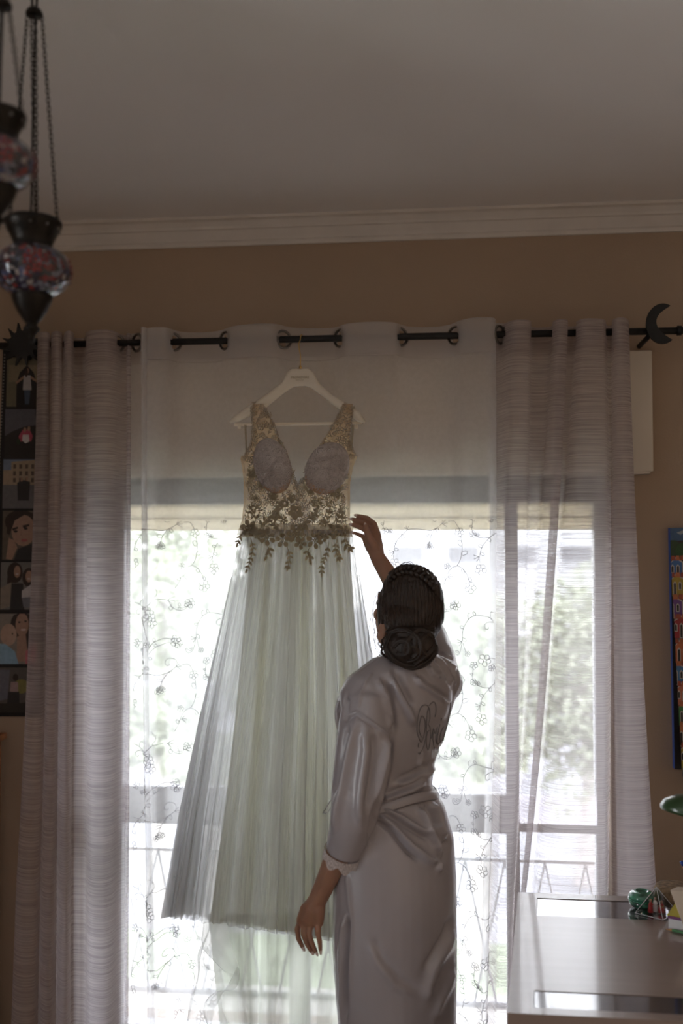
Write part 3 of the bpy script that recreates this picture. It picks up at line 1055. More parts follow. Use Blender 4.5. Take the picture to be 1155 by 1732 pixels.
# side seams joining front and back
for ot in (OLt, ORt):
    vs = []; fs = []; uv = []
    for j in range(25):
        y = 771 + (905 - 771) * j / 24
        x = lerp_tab(ot, y)
        a, b = BD(x, y), P(x, y, YD + .045)
        for k in range(6):
            q = a + (b - a) * k / 5
            vs.append(q + Vector(((1 if x > 503 else -1) * .008 * sin(pi * k / 5), 0, 0))); uv.append((k * .02, y / 550))
    for j in range(24):
        for k in range(5):
            q = j * 6 + k
            fs.append((q, q + 1, q + 7, q + 6))
    mb = MB().add(vs, fs); mb.uv = uv
    mb.build('side_panel', M['bodice'], gown)
# ribbon hanging loops
for x0, x1, x2 in ((414, 416, 417), (596, 594, 592)):
    MB().tube([P(x0, 718, YH - .012), P((x0 + x1) / 2, 740, YD), P(x1, 775, YD + .01)], .0012, 5).build('hanging_loop', M['lace'], gown)
    MB().tube([P(x0 + 2, 718, YH - .012), P((x0 + x1) / 2 + 2, 740, YD), P(x2, 775, YD + .01)], .0012, 5).build('hanging_loop', M['lace'], gown)

M['lacefine'] = cloth('lace_motif', (.50, .44, .36), (.50, .40, .26), .95, .4)


def lace_fill(name, m, inside, box, surf, gap, seed, rmax=6.5):
    """all-over lace: small outlined blossoms and leaves strewn over a surface"""
    r = random.Random(seed); pts = []; mb = MB()
    for _ in range(5000):
        x, y = r.uniform(box[0], box[2]), r.uniform(box[1], box[3])
        if not inside(x, y) or any((x - a) ** 2 + (y - b) ** 2 < gap * gap for a, b in pts): continue
        pts.append((x, y))
        a0 = r.uniform(0, 6.28)
        if r.random() < .55:
            R_ = r.uniform(.62, 1) * rmax
            for k in range(5):
                a = a0 + k * 2 * pi / 5
                mb.tube([surf(x + .6 * R_ * cos(a) + .42 * R_ * cos(q), y + .6 * R_ * sin(a) + .42 * R_ * sin(q)) for q in np.linspace(0, 2 * pi, 8)[:-1]], .0010, 3, closed=True)
            mb.tube([surf(x + .2 * R_ * cos(q), y + .2 * R_ * sin(q)) for q in np.linspace(0, 2 * pi, 6)[:-1]], .0010, 3, closed=True)
        else:
            L = r.uniform(.9, 1.4) * rmax
            mb.tube([surf(x - L * cos(a0), y - L * sin(a0)), surf(x, y), surf(x + L * cos(a0), y + L * sin(a0))], .0008, 3)
            for u in (-.6, .0, .6):
                for sg in (-1, 1):
                    an = a0 + sg * .9; l = .62 * L
                    cx, cy = x + L * u * cos(a0), y + L * u * sin(a0)
                    pl = [(cx, cy), (cx + l * .5 * cos(an) - l * .2 * sin(an), cy + l * .5 * sin(an) + l * .2 * cos(an)), (cx + l * cos(an), cy + l * sin(an)), (cx + l * .5 * cos(an) + l * .2 * sin(an), cy + l * .5 * sin(an) - l * .2 * cos(an))]
                    mb.prism([surf(*q) for q in pl], (0, .0008, 0))
    o = mb.build(name, m, gown); o['kind'] = 'stuff'
    return o


for ot, it, sg in ((OLt, ILt, 1), (ORt, IRt, -1)):
    lace_fill('lace_pattern', M['lacefine'], lambda x, y, ot=ot, it=it, sg=sg: (lerp_tab(ot, y) + 2 * sg - x) * sg < 0 and (lerp_tab(it, y) - 2 * sg - x) * sg > 0, (405, 686, 605, 900), lambda x, y: BD(x, y, .0015), 8.2, 31 + sg)
# padded cups
M['roselace'] = mat('rose_cord', (.62, .57, .55), .7, var=.1, scale=80)
M['cupfoam'] = mat('cup_foam', (.55, .36, .23), .8, var=.1, scale=40)
for cx, cy, rx, ry, rt in ((461, 789, 31, 47, radians(-16)), (553, 793, 36, 45, radians(26))):
    vs = []; fs = []; mi = []
    N, K = 28, 12
    for k in range(K + 1):
        rr = sin(pi / 2 * k / K)
        for j in range(N):
            a = 2 * pi * j / N
            x = rx * rr * cos(a); y = ry * rr * sin(a) * (1.0 if sin(a) > 0 else 1.05)
            X = cx + x * cos(rt) - y * sin(rt); Y = cy + x * sin(rt) + y * cos(rt)
            vs.append(BD(X, Y, .004 + .034 * cos(pi / 2 * k / K)))
    for k in range(K):
        for j in range(N):
            q = (j + 1) % N
            fs.append((k * N + j, k * N + q, (k + 1) * N + q, (k + 1) * N + j))
            yy = np.mean([k * sin(2 * pi * (j + .5) / N) / K])
            mi.append(1 if yy > .52 else 0)
    mb = MB().add(vs, fs); mb.mi = mi
    cup = mb.build('bust_cup', [M['lacecup'], M['cupfoam']], gown)
    def dome(x, y, cx=cx, cy=cy, rx=rx, ry=ry, rt=rt):
        u = (x - cx) * cos(rt) + (y - cy) * sin(rt); w = -(x - cx) * sin(rt) + (y - cy) * cos(rt)
        return sqrt(min(1, (u / rx) ** 2 + (w / ry) ** 2))
    lace_fill('lace_pattern', M['roselace'], lambda x, y: dome(x, y) < .93, (cx - 50, cy - 50, cx + 50, cy + 50), lambda x, y: BD(x, y, .0055 + .034 * sqrt(1 - dome(x, y) ** 2)), 7.0, int(cx), 6.0)
    r = random.Random(int(cx))
    for q in range(7):      # roses worked in cord on the cup
        a = r.uniform(0, 2 * pi); d = sqrt(r.uniform(0, .55))
        X = cx + rx * d * cos(a); Y = cy - 5 + ry * d * sin(a)
        R_ = r.uniform(5, 10)
        pts = []
        for s_ in range(34):
            w = s_ / 33
            an = w * 4.6 * pi
            rr = R_ * (.12 + .88 * w) * (1 + .10 * sin(5 * an))
            x, y = X + rr * cos(an), Y + rr * sin(an)
            e = min(1, sqrt(((x - cx) / rx) ** 2 + ((y - cy) / ry) ** 2))
            pts.append(BD(x, y, .0045 + .034 * sqrt(max(0, 1 - e * e))))
        MB().tube(pts, .0021, 5).build('corded_rose', M['roselace'], cup)

# scalloped lace edging along the neckline and armholes
mb = MB()
for tab in (ILt, IRt, OLt, ORt):
    yend = 822 if tab in (ILt, IRt) else 772
    y = 690
    while y < yend:
        x = lerp_tab(tab, y)
        c = BD(x, y, .001)
        mb.torus(c, .0040, .0013, None, 9, 4)
        y += 5.2
for y in range(824, 862, 7):
    mb.torus(BD(503, y, .003), .0040, .0013, None, 9, 4)
o = mb.build('scalloped_edging', M['lacefine'], gown); o['kind'] = 'stuff'


# appliqued flowers, leaves and sprays
def disc_poly(mb, pts2, ex, th=.0012):
    """flat shape with a little thickness lying on the bodice or skirt"""
    mb.prism([SURF(x, y, ex) for x, y in pts2], (0, th, 0))


def SURF(x, y, ex=0.0):
    if y <= 905: return BD(x, y, ex)
    return P(x, y, YD - .085 - .018 * min(1, (y - 905) / 100) * 1.0 + .055 * min(1, abs((x - 500) / 110)) ** 2 - ex)


def petals(mb, cx, cy, r, n, rot, ex=.004, inner=.3):
    for k in range(n):
        a = rot + 2 * pi * k / n
        pts = []
        for q in np.linspace(-1, 1, 8):
            rad = r * (1 - .34 * q * q)
            pts.append((cx + rad * cos(a + q * pi / n * .80), cy + rad * sin(a + q * pi / n * .80)))
        pts += [(cx + inner * r * cos(a + .5 * pi / n), cy + inner * r * sin(a + .5 * pi / n)), (cx + inner * r * cos(a - .5 * pi / n), cy + inner * r * sin(a - .5 * pi / n))]
        disc_poly(mb, pts, ex + .0004 * (k % 2))


def lflower(cx, cy, r, n=6, rot=.2):
    mb = MB(); petals(mb, cx, cy, r, n, rot)
    o = mb.build('lace_flower', M['lace'], gown, smooth=False)
    m2 = MB()
    for k in range(6):
        a = k * pi / 3
        m2.torus(SURF(cx + r * .28 * cos(a), cy + r * .28 * sin(a), .007), .0030 * r / 14 + .0008, .0009, None, 8, 4)
    m2.torus(SURF(cx, cy, .007), .0026, .0011, None, 8, 4)
    m2.build('flower_centre', M['lace'], o)


def lrose(cx, cy, r):
    mb = MB()
    petals(mb, cx, cy, r, 5, .4, .003, .45)
    petals(mb, cx, cy, r * .72, 5, 1.0, .0055, .3)
    petals(mb, cx, cy, r * .42, 3, .2, .008, .1)
    mb.build('lace_rose', M['lace'], gown, smooth=False)


def leafpoly(cx, cy, L, a, wd=.25):
    p = []
    for q in np.linspace(0, 2 * pi, 11)[:-1]:
        t_ = (1 - cos(q)) / 2
        w_ = L * wd * sin(q) * (1 - .25 * t_)
        p.append((cx + cos(a) * L * t_ - sin(a) * w_, cy + sin(a) * L * t_ + cos(a) * w_))
    return p


def lspray(pts, L, step=7, side=1.0, tip=True):
    """stem with paired leaves"""
    mb = MB()
    line = catmull(pts, 8)
    mb.tube([SURF(x, y, .004) for x, y in line], .0011, 4)
    acc = 0
    s_ = 1
    for (a, b), (c, d) in zip(line, line[1:]):
        acc += sqrt((c - a) ** 2 + (d - b) ** 2)
        if acc >= step:
            acc = 0
            an = atan2(d - b, c - a)
            for sg in (1, -1):
                disc_poly(mb, leafpoly(c, d, L * RND.uniform(.85, 1.15), an + sg * .75), .0045)
    if tip:
        (a, b), (c, d) = line[-2], line[-1]
        disc_poly(mb, leafpoly(c, d, L * 1.1, atan2(d - b, c - a)), .0045)
    mb.build('lace_spray', M['lace'], gown, smooth=False)


for a in ((421, 893, 15, 6), (452, 909, 15, 6, .5), (500, 903, 17, 6, .1), (478, 914, 13, 5, .9), (532, 914, 15, 6, .3), (508, 919, 11, 5), (582, 898, 10, 5), (512, 892, 9, 5), (437, 906, 8, 5), (548, 908, 9, 5),
          (535, 850, 10, 6), (571, 836, 9, 5), (462, 838, 9, 6, .2), (430, 842, 7, 5), (480, 880, 7, 5), (556, 815, 7, 5), (466, 868, 7, 5), (532, 872, 8, 5), (526, 832, 7, 5, .6), (440, 820, 7, 5), (425, 800, 9, 5), (545, 884, 7, 5)):
    lflower(*a)
for a in ((500, 866, 14), (565, 899, 14), (424, 895, 9), (466, 872, 10), (540, 905, 9), (426, 803, 8), (462, 838, 8), (493, 842, 8)):
    lrose(*a)
for a in (
    ([(424, 912), (428, 928), (424, 945), (418, 962)], 8), ([(452, 920), (456, 932), (452, 940)], 10), ([(486, 926), (490, 942), (487, 958)], 8),
    ([(524, 925), (520, 935), (523, 945)], 11), ([(556, 918), (552, 938), (545, 955), (544, 968)], 8), ([(570, 912), (568, 930), (572, 942)], 9), ([(583, 904), (584, 918), (590, 926)], 10),
    ([(410, 900), (404, 912), (402, 918)], 8), ([(440, 896), (445, 884), (452, 878)], 10), ([(508, 878), (515, 884), (516, 886)], 13), ([(492, 860), (482, 854), (472, 858)], 9), ([(488, 852), (480, 846), (474, 852)], 8),
    ([(432, 884), (432, 874), (428, 866)], 9), ([(436, 872), (440, 862), (434, 858)], 8), ([(549, 892), (553, 880), (556, 868)], 9), ([(566, 890), (572, 878), (574, 870)], 9), ([(556, 842), (562, 834), (568, 828)], 8),
    ([(520, 840), (522, 832), (518, 826)], 8), ([(528, 888), (530, 876), (533, 866)], 7), ([(474, 900), (466, 890), (460, 884)], 9), ([(514, 880), (524, 874), (536, 862)], 6), ([(546, 860), (552, 856), (556, 852)], 8),
    ([(440, 832), (446, 826), (452, 824)], 7), ([(420, 876), (420, 866), (424, 860)], 8), ([(578, 886), (580, 872), (577, 862)], 8), ([(576, 826), (578, 812), (582, 802)], 7), ([(420, 832), (421, 822), (424, 814)], 7)):
    lspray(*a)


# ------------------------------------------------------------------ skirt
def skirt_layer(name, m, tab, depth0, depth1, npl, amp, seed, hem, y0=896, nt=420, nv=26, front_bias=0.0):
    """pleated tube of cloth; tab: (row, left px, right px)"""
    r = random.Random(seed)
    fr = [(npl + r.randint(-6, 6), r.uniform(0, 6.28), 1.0), (int(npl * 1.7) + r.randint(-5, 5), r.uniform(0, 6.28), .55), (int(npl * .45), r.uniform(0, 6.28), .9), (int(npl * 2.9), r.uniform(0, 6.28), .3)]
    L_ = [(a, b) for a, b, c in tab]; R_ = [(a, c) for a, b, c in tab]
    vs = []; uv = []
    for j in range(nv + 1):
        v = j / nv
        for i in range(nt):
            t_ = 2 * pi * i / nt
            w = t_ + .012 * sin(5 * t_ + seed) * v
            pl = sum(A_ * sin(f_ * w + p_ + .5 * sin(3 * w + 2 * v)) for f_, p_, A_ in fr) / 2.0
            y = y0 + (hem(0.5 + .5 * cos(t_)) - y0) * v + 3.0 * v * pl
            a, b = lerp_tab(L_, y), lerp_tab(R_, y)
            c, hw = (a + b) / 2, (b - a) / 2
            dp = depth0 + (depth1 - depth0) * v ** .8
            k = 1 + amp * (.10 + .9 * v) * pl * .6
            x = c + hw * cos(t_) * (1 + amp * .35 * v * pl) + 2.2 * v * pl * sin(t_) ** 2 * amp * 14
            Y = YD - .004 - .012 * v * sin(t_) + dp * sin(-t_) * k
            vs.append(P(x, y, Y)); uv.append((i / nt * 2.4, -v * 1.3))
    fs = []
    for j in range(nv):
        for i in range(nt):
            q = (i + 1) % nt
            fs.append((j * nt + i, j * nt + q, (j + 1) * nt + q, (j + 1) * nt + i))
    mb = MB().add(vs, fs); mb.uv = uv
    return mb.build(name, m, gown)


hemA = lambda s: 1550 + 58 * s
skirt_layer('tulle_layer', M['tulle'], [(896, 407, 597), (940, 399, 603), (1080, 369, 624), (1220, 339, 642), (1380, 309, 655), (1560, 283, 668)], .075, .085, 46, .20, 5, hemA)
skirt_layer('tulle_layer', M['tulle'], [(896, 409, 595), (940, 404, 600), (1080, 380, 617), (1220, 354, 634), (1380, 328, 646), (1560, 303, 658)], .066, .072, 38, .24, 11, lambda s: 1545 + 56 * s)
skirt_layer('skirt_lining', M['lining'], [(896, 413, 591), (940, 422, 592), (1080, 410, 600), (1220, 396, 608), (1380, 378, 616), (1600, 352, 626)], .050, .060, 17, .30, 23, lambda s: 1556 + 40 * s, nt=240)
mb = MB()   # waistband under the flowers
rr = []
for y in (886, 896, 908):
    ring = []
    for i in range(48):
        t_ = 2 * pi * i / 48
        a, b = lerp_tab(OLt, y), lerp_tab(ORt, y)
        ring.append(P((a + b) / 2 + (b - a) / 2 * cos(t_), y, YD - .012 + .066 * sin(-t_)))
    rr.append(ring)
M['band'] = cloth('waist_band', (.46, .42, .33), (.46, .39, .27), .5, .5)
mb.loft(rr, caps=False).build('waistband', M['band'], gown)


# train and gauze ruffle falling below the hem
def fall(name, m, knots, zt, zb, nv=30, sub=6, curl=0.0):
    rows = []
    for j in range(nv + 1):
        v = j / nv
        y = zt + (zb - zt) * v
        kp = [(a + (b - a) * v, Y0 + (Y1 - Y0) * v) for a, b, Y0, Y1 in knots]
        rows.append([P(x, y + curl * sin(x * .05) * v, Y) for x, Y in catmull(kp, sub)])
    return cloth_mesh(rows, name, m, gown)


fall('train', M['train'], [(352, 372, 3.13, 3.16), (385, 405, 3.08, 3.12), (410, 420, 3.05, 3.00), (432, 434, 3.10, 3.10), (438, 438, 3.16, 3.18), (462, 458, 3.09, 3.00), (488, 470, 3.05, 3.00), (498, 480, 3.12, 3.15), (520, 508, 3.13, 3.15),
                           (540, 528, 3.07, 3.03), (556, 545, 3.09, 3.06), (572, 566, 3.15, 3.16), (600, 600, 3.13, 3.06), (628, 640, 3.16, 3.15)], 1545, 1738)
GZR = [(345, 1560), (342, 1600), (362, 1625), (385, 1648), (412, 1664), (400, 1676), (372, 1676), (350, 1690), (344, 1712), (352, 1736)]
rows = []
for j in range(25):
    v = j / 24
    i_ = v * (len(GZR) - 1); k = min(int(i_), len(GZR) - 2); u = i_ - k
    edge = catmull(GZR, 8)[min(int(v * (len(GZR) - 1) * 8), (len(GZR) - 1) * 8)]
    inner = (395 - 20 * v + 18 * sin(v * 5), 1548 + 196 * v)
    rows.append([P(inner[0] + (edge[0] - inner[0]) * w, inner[1] + (edge[1] - inner[1]) * w, 3.085 - .055 * sin(pi * w * .8 + v * 4) * w + .02 * sin(v * 9)) for w in np.linspace(0, 1, 14)])
cloth_mesh(rows, 'gauze_ruffle', M['gauze'], gown)
MB().tube([r[-1] for r in rows], .0009, 5).build('corded_hem', M['gauze'], gown)
rows = []
for j in range(21):
    v = j / 20
    rows.append([P(322 + 40 * w + 14 * sin(v * 3 + w * 4) - 8 * v + 6 * sin(v * 14) * w, 1552 + 186 * v, 3.16 + .02 * sin(w * 7 + v * 3)) for w in np.linspace(0, 1.6, 16)])
cloth_mesh(rows, 'gauze_ruffle', M['gauze'], gown)

# ------------------------------------------------------------------ the bride: body in one continuous mesh
TH = radians(42)                              # she faces away and to the left
FW = Vector((-sin(TH), cos(TH), 0))           # forward
LT = Vector((-cos(TH), -sin(TH), 0))          # her left
UP = Vector((0, 0, 1))
YP = 2.57
bride = thing('person', (P(668, 1700, YP).x, YP, FZ), 'bride in grey satin robe seen from behind, reaching for the hanging gown', 'person')


def ring(c, a, b, n=28, tilt=None, fold=None):
    """a: half width along her left, b: half depth along forward"""
    o = []
    for i in range(n):
        t_ = 2 * pi * i / n
        q = c + LT * a * cos(t_) + FW * b * sin(t_)
        if tilt is not None: q = q + UP * tilt * cos(t_)
        o.append(q)
    return o


def ctr(px, z, Y=YP):
    return Vector((XatZ(px, Y, z), Y, z))


# joints
sL = P(613, 1172, 2.47); eL = P(606, 1372, 2.42); wL = P(538, 1520, 2.49)
sR = P(747, 1150, 2.68); eR = P(712, 1062, 2.885); wR = P(638, 942, 2.955)
b = MB()
# trunk
tors = [(.46, 666, .135, .10), (.60, 667, .150, .112), (.80, 667, .155, .118), (.92, 663, .142, .105), (1.0, 655, .112, .085), (1.10, 662, .122, .09), (1.2, 674, .136, .095), (1.27, 684, .112, .072), (1.32, 690, .070, .05), (1.36, 692, .05, .048)]
tors = [(z + .03, px, a * .88, d * .88) for z, px, a, d in tors]
b.loft([ring(ctr(px, z), a, d) for z, px, a, d in tors])
b.limb([ctr(684, 1.30), ctr(691, 1.36, 2.575), ctr(690, 1.43, 2.60)], [.055, .047, .05])
# arms
b.limb([sL, (sL + eL) / 2 + LT * .004, eL], [.040, .040, .036])
b.limb([eL, eL.lerp(wL, .3), eL.lerp(wL, .75), wL], [.037, .037, .027, .0235])
b.limb([sR, (sR + eR) / 2, eR], [.040, .040, .037])
b.limb([eR, eR.lerp(wR, .35), eR.lerp(wR, .8), wR], [.037, .036, .026, .0225])
# legs and feet
for sg in (1, -1):
    hp = ctr(667, .80) + LT * .075 * sg
    kn = ctr(667, .40) + LT * .07 * sg + FW * (.02 if sg > 0 else -.02)
    an = ctr(667, FZ + .09) + LT * .07 * sg + FW * (.0 if sg > 0 else -.05)
    b.limb([hp, hp.lerp(kn, .5), kn], [.085, .07, .05])
    b.limb([kn, kn.lerp(an, .35), an], [.05, .048, .030])
    b.limb([an - UP * .05 - FW * .03, an - UP * .065 + FW * .05, an - UP * .072 + FW * .13], [.030, .032, .022])
# head
hyaw, hpit = radians(44), radians(14)
HF = Vector((-sin(hyaw) * cos(hpit), cos(hyaw) * cos(hpit), sin(hpit)))
HL = Vector((-cos(hyaw), -sin(hyaw), 0))
HU = HL.cross(HF).normalized()
if HU.z < 0: HU = -HU
HC = P(692, 1030, 2.585)
HR = Matrix((HL, HF, HU)).transposed()
h3_ = lambda l, f_, u: HC + HL * l + HF * f_ + HU * u
b.ball(HC, (.070, .088, .095), HR)
b.ball(h3_(0, .040, -.045), (.055, .054, .068), HR)
b.ball(h3_(0, .055, -.090), (.036, .036, .032), HR)
b.ball(h3_(0, .070, .012), (.050, .022, .030), HR)
b.tube([h3_(0, .088, .0), h3_(0, .100, -.022), h3_(0, .110, -.040), h3_(0, .094, -.050)], [.006, .008, .011, .006], 10)
b.ball(h3_(.013, .096, -.044), (.008, .009, .007), HR); b.ball(h3_(-.013, .096, -.044), (.008, .009, .007), HR)
for sg in (1, -1):
    b.ball(h3_(.032 * sg, .068, -.035), (.020, .022, .020), HR)
b.ball(h3_(0, .091, -.070), (.022, .009, .0055), HR); b.ball(h3_(0, .089, -.079), (.019, .009, .0055), HR)
earL = P(647, 1066, 2.535)
earR = HC - HL * .072 - HU * .02
for ec, sg in ((earL, 1), (earR, -1)):
    Rr = HR @ Matrix.Rotation(radians(20 * sg), 3, 'Z')
    b.ball(ec, (.010, .019, .029), Rr)
    b.ball(ec - HU * .024 + HL * .002 * sg, (.007, .009, .010), Rr)
b.limb([earL, HC.lerp(earL, .5)], [.012, .03], 10)

# hands -----------------------------------------------------------------
# left hand, hanging: back of the hand to the camera
def hp_(x, y, Y): return P(490 + x / 8.246, 1430 + y / 8.246, Y)


b.limb([wL, hp_(330, 860, 2.495), hp_(270, 1010, 2.505)], [.0225, .025, .024])
for q in ((wL, hp_(400, 900, 2.485), hp_(400, 1080, 2.49)), (wL, hp_(230, 900, 2.505), hp_(160, 1050, 2.51)), (wL, hp_(300, 900, 2.495), hp_(300, 1090, 2.50))):
    b.limb(q, [.019, .0175, .0135], 10)
FING = [
    [(155, 1040, 2.512), (104, 1170, 2.516), (122, 1300, 2.520), (184, 1425, 2.524)],
    [(210, 1080, 2.503), (190, 1230, 2.500), (240, 1370, 2.502), (305, 1480, 2.508)],
    [(290, 1100, 2.496), (270, 1240, 2.490), (310, 1370, 2.490), (368, 1490, 2.496)],
    [(392, 1090, 2.486), (392, 1230, 2.476), (420, 1350, 2.474), (428, 1465, 2.480)],
]
TIPS = []
for f_, rr in zip(FING, (.0074, .0078, .0078, .0074)):
    pts = [hp_(*q) for q in f_]
    b.limb(pts, [rr * 1.15, rr * 1.02, rr * .92, rr * .74], 10)
    TIPS.append((pts[-2], pts[-1]))
b.limb([hp_(320, 900, 2.515), hp_(250, 1050, 2.545), hp_(235, 1180, 2.55), hp_(250, 1290, 2.548)], [.014, .0115, .0095, .0075], 10)


# right hand, raised
def rp_(x, y, Y): return P(540 + x / 4.442, 840 + y / 4.442, Y)


kn_ = [(432, 268, 2.975), (400, 262, 2.985), (372, 285, 2.992), (352, 335, 2.998)]
b.limb([wR, rp_(415, 370, 2.962), rp_(402, 318, 2.972)], [.022, .026, .024])
for q in kn_:
    b.limb([wR, wR.lerp(rp_(*q), .6), rp_(*q)], [.017, .0165, .0115], 10)
RF = [
    [kn_[0], (415, 205, 2.985), (360, 160, 2.997), (284, 143, 3.010)],
    [kn_[1], (372, 212, 3.000), (315, 188, 3.012), (246, 170, 3.022)],
    [kn_[2], (345, 250, 3.008), (298, 228, 3.018), (244, 211, 3.026)],
    [kn_[3], (326, 300, 3.010), (292, 283, 3.018), (254, 271, 3.024)],
]
RT_ = []
for f_, rr in zip(RF, (.0083, .0088, .0084, .0074)):
    pts = [rp_(*q) for q in f_]
    b.limb(pts, [rr * 1.15, rr * 1.02, rr * .92, rr * .72], 10)
    RT_.append((pts[-2], pts[-1]))
thp = [rp_(425, 385, 2.945), rp_(388, 330, 2.935), rp_(362, 275, 2.935), rp_(347, 218, 2.942)]
b.limb(thp, [.016, .0125, .0105, .0085], 10)

co, no, fs = remeshed(b, .0026, 3)
sk = MB().add(co.tolist(), fs)
body = sk.build('body', M['skin'], bride)
BODY = bvh_of(co, fs)
# nails, eyes, earring, lips
for q0, q1 in TIPS + RT_ + [(thp[2], thp[3])]:
    d = (q1 - q0).normalized()
    toC = (C0 - q1); toC = (toC - d * toC.dot(d)).normalized()
    w = d.cross(toC)
    c = q1 + d * .002 + toC * .0062
    MB().ball(c, (.0040, .0062, .0012), Matrix((w, d, toC)).transposed(), 10, 6).build('nail', M['nail'], bride)
M['eye'] = mat('eye_white', (.75, .73, .70), .15, var=.02)
M['iris'] = mat('iris', (.05, .03, .02), .1, var=.1)
for sg in (1, -1):
    ec = h3_(.031 * sg, .078, -.006)
    e_ = MB().ball(ec, (.0125,) * 3, HR, 16, 10).build('eye', M['eye'], bride)
    MB().ball(ec + HF * .0092, (.0055, .004, .0055), HR, 12, 8).build('iris', M['iris'], e_)
    MB().tube([h3_(.014 * sg, .092, .014), h3_(.032 * sg, .090, .020), h3_(.048 * sg, .074, .014)], [.002, .0028, .0015], 6).build('eyebrow', M['hair'], bride)
MB().torus(earL - HU * .035 + Vector((0, -.006, 0)), .0058, .0013, None, 14, 6).build('earring', M['ring'], bride)

# ------------------------------------------------------------------ robe
b = MB()
rows = [(.365, 674, .162, .125), (.48, 671, .168, .132), (.60, 668, .172, .134), (.75, 668, .172, .133), (.85, 666, .168, .128), (.93, 661, .150, .115), (.985, 653, .128, .100), (1.04, 655, .134, .100), (1.12, 662, .150, .108),
        (1.20, 673, .158, .108), (1.255, 681, .150, .098), (1.295, 687, .118, .080), (1.325, 690, .075, .062)]
rows = [(z + .03, px, a, d) for z, px, a, d in rows]
b.loft([ring(ctr(px, z), a, d, 40) for z, px, a, d in rows])
# shoulders
nk = ctr(690, 1.335)
b.limb([nk - UP * .045, nk.lerp(sL, .55) - UP * .004, sL - UP * .008], [.062, .062, .061])
b.limb([nk - UP * .045, nk.lerp(sR, .55) - UP * .008, sR - UP * .006], [.062, .062, .060])
# collar, standing round the neck
b.limb([ctr(690, 1.335), ctr(691, 1.37)], [.062, .058])


def sleeve(pts, rr, n=28):
    """rr: (half width seen from the camera, half depth)"""
    pts = [Vector(p) for p in pts]
    rings = []
    for i, p in enumerate(pts):
        t_ = (pts[min(i + 1, len(pts) - 1)] - pts[max(i - 1, 0)]).normalized()
        v = (p - C0).normalized()
        u = (v.cross(t_)).normalized(); w = t_.cross(u)
        rings.append([p + u * rr[i][0] * cos(q) + w * rr[i][1] * sin(q) for q in np.linspace(0, 2 * pi, n, endpoint=False)])
    return rings


m_ = 1 / 655.0
b.loft(sleeve([P(620, 1150, 2.48), P(617, 1185, 2.455), P(616, 1230, 2.44), P(613, 1290, 2.43), P(604, 1345, 2.42), P(596, 1390, 2.425), P(580, 1441, 2.44)],
              [(.020, .03), (35 * m_, .054), (42 * m_, .062), (45 * m_, .064), (42 * m_, .062), (37 * m_, .060), (29 * m_, .052)]))
b.loft(sleeve([sR - UP * .10 + LT * .07, sR - UP * .055 + LT * .035, sR - UP * .005, sR.lerp(eR, .35), sR.lerp(eR, .75), sR.lerp(eR, 1.05)], [(.02, .02), (.044, .044), (.051, .051), (.060, .062), (.062, .064), (.058, .06)]))
b.limb([sR - UP * .035 + LT * .012, ctr(713, 1.15)], [.048, .058])
# bust on the far side, seen past the arm
b.ball(ctr(662, 1.195) + FW * .070 + LT * .05, (.066, .066, .085))
b.ball(ctr(662, 1.195) + FW * .070 - LT * .05, (.066, .066, .085))
co, no, fs = remeshed(b, .0040, 9)

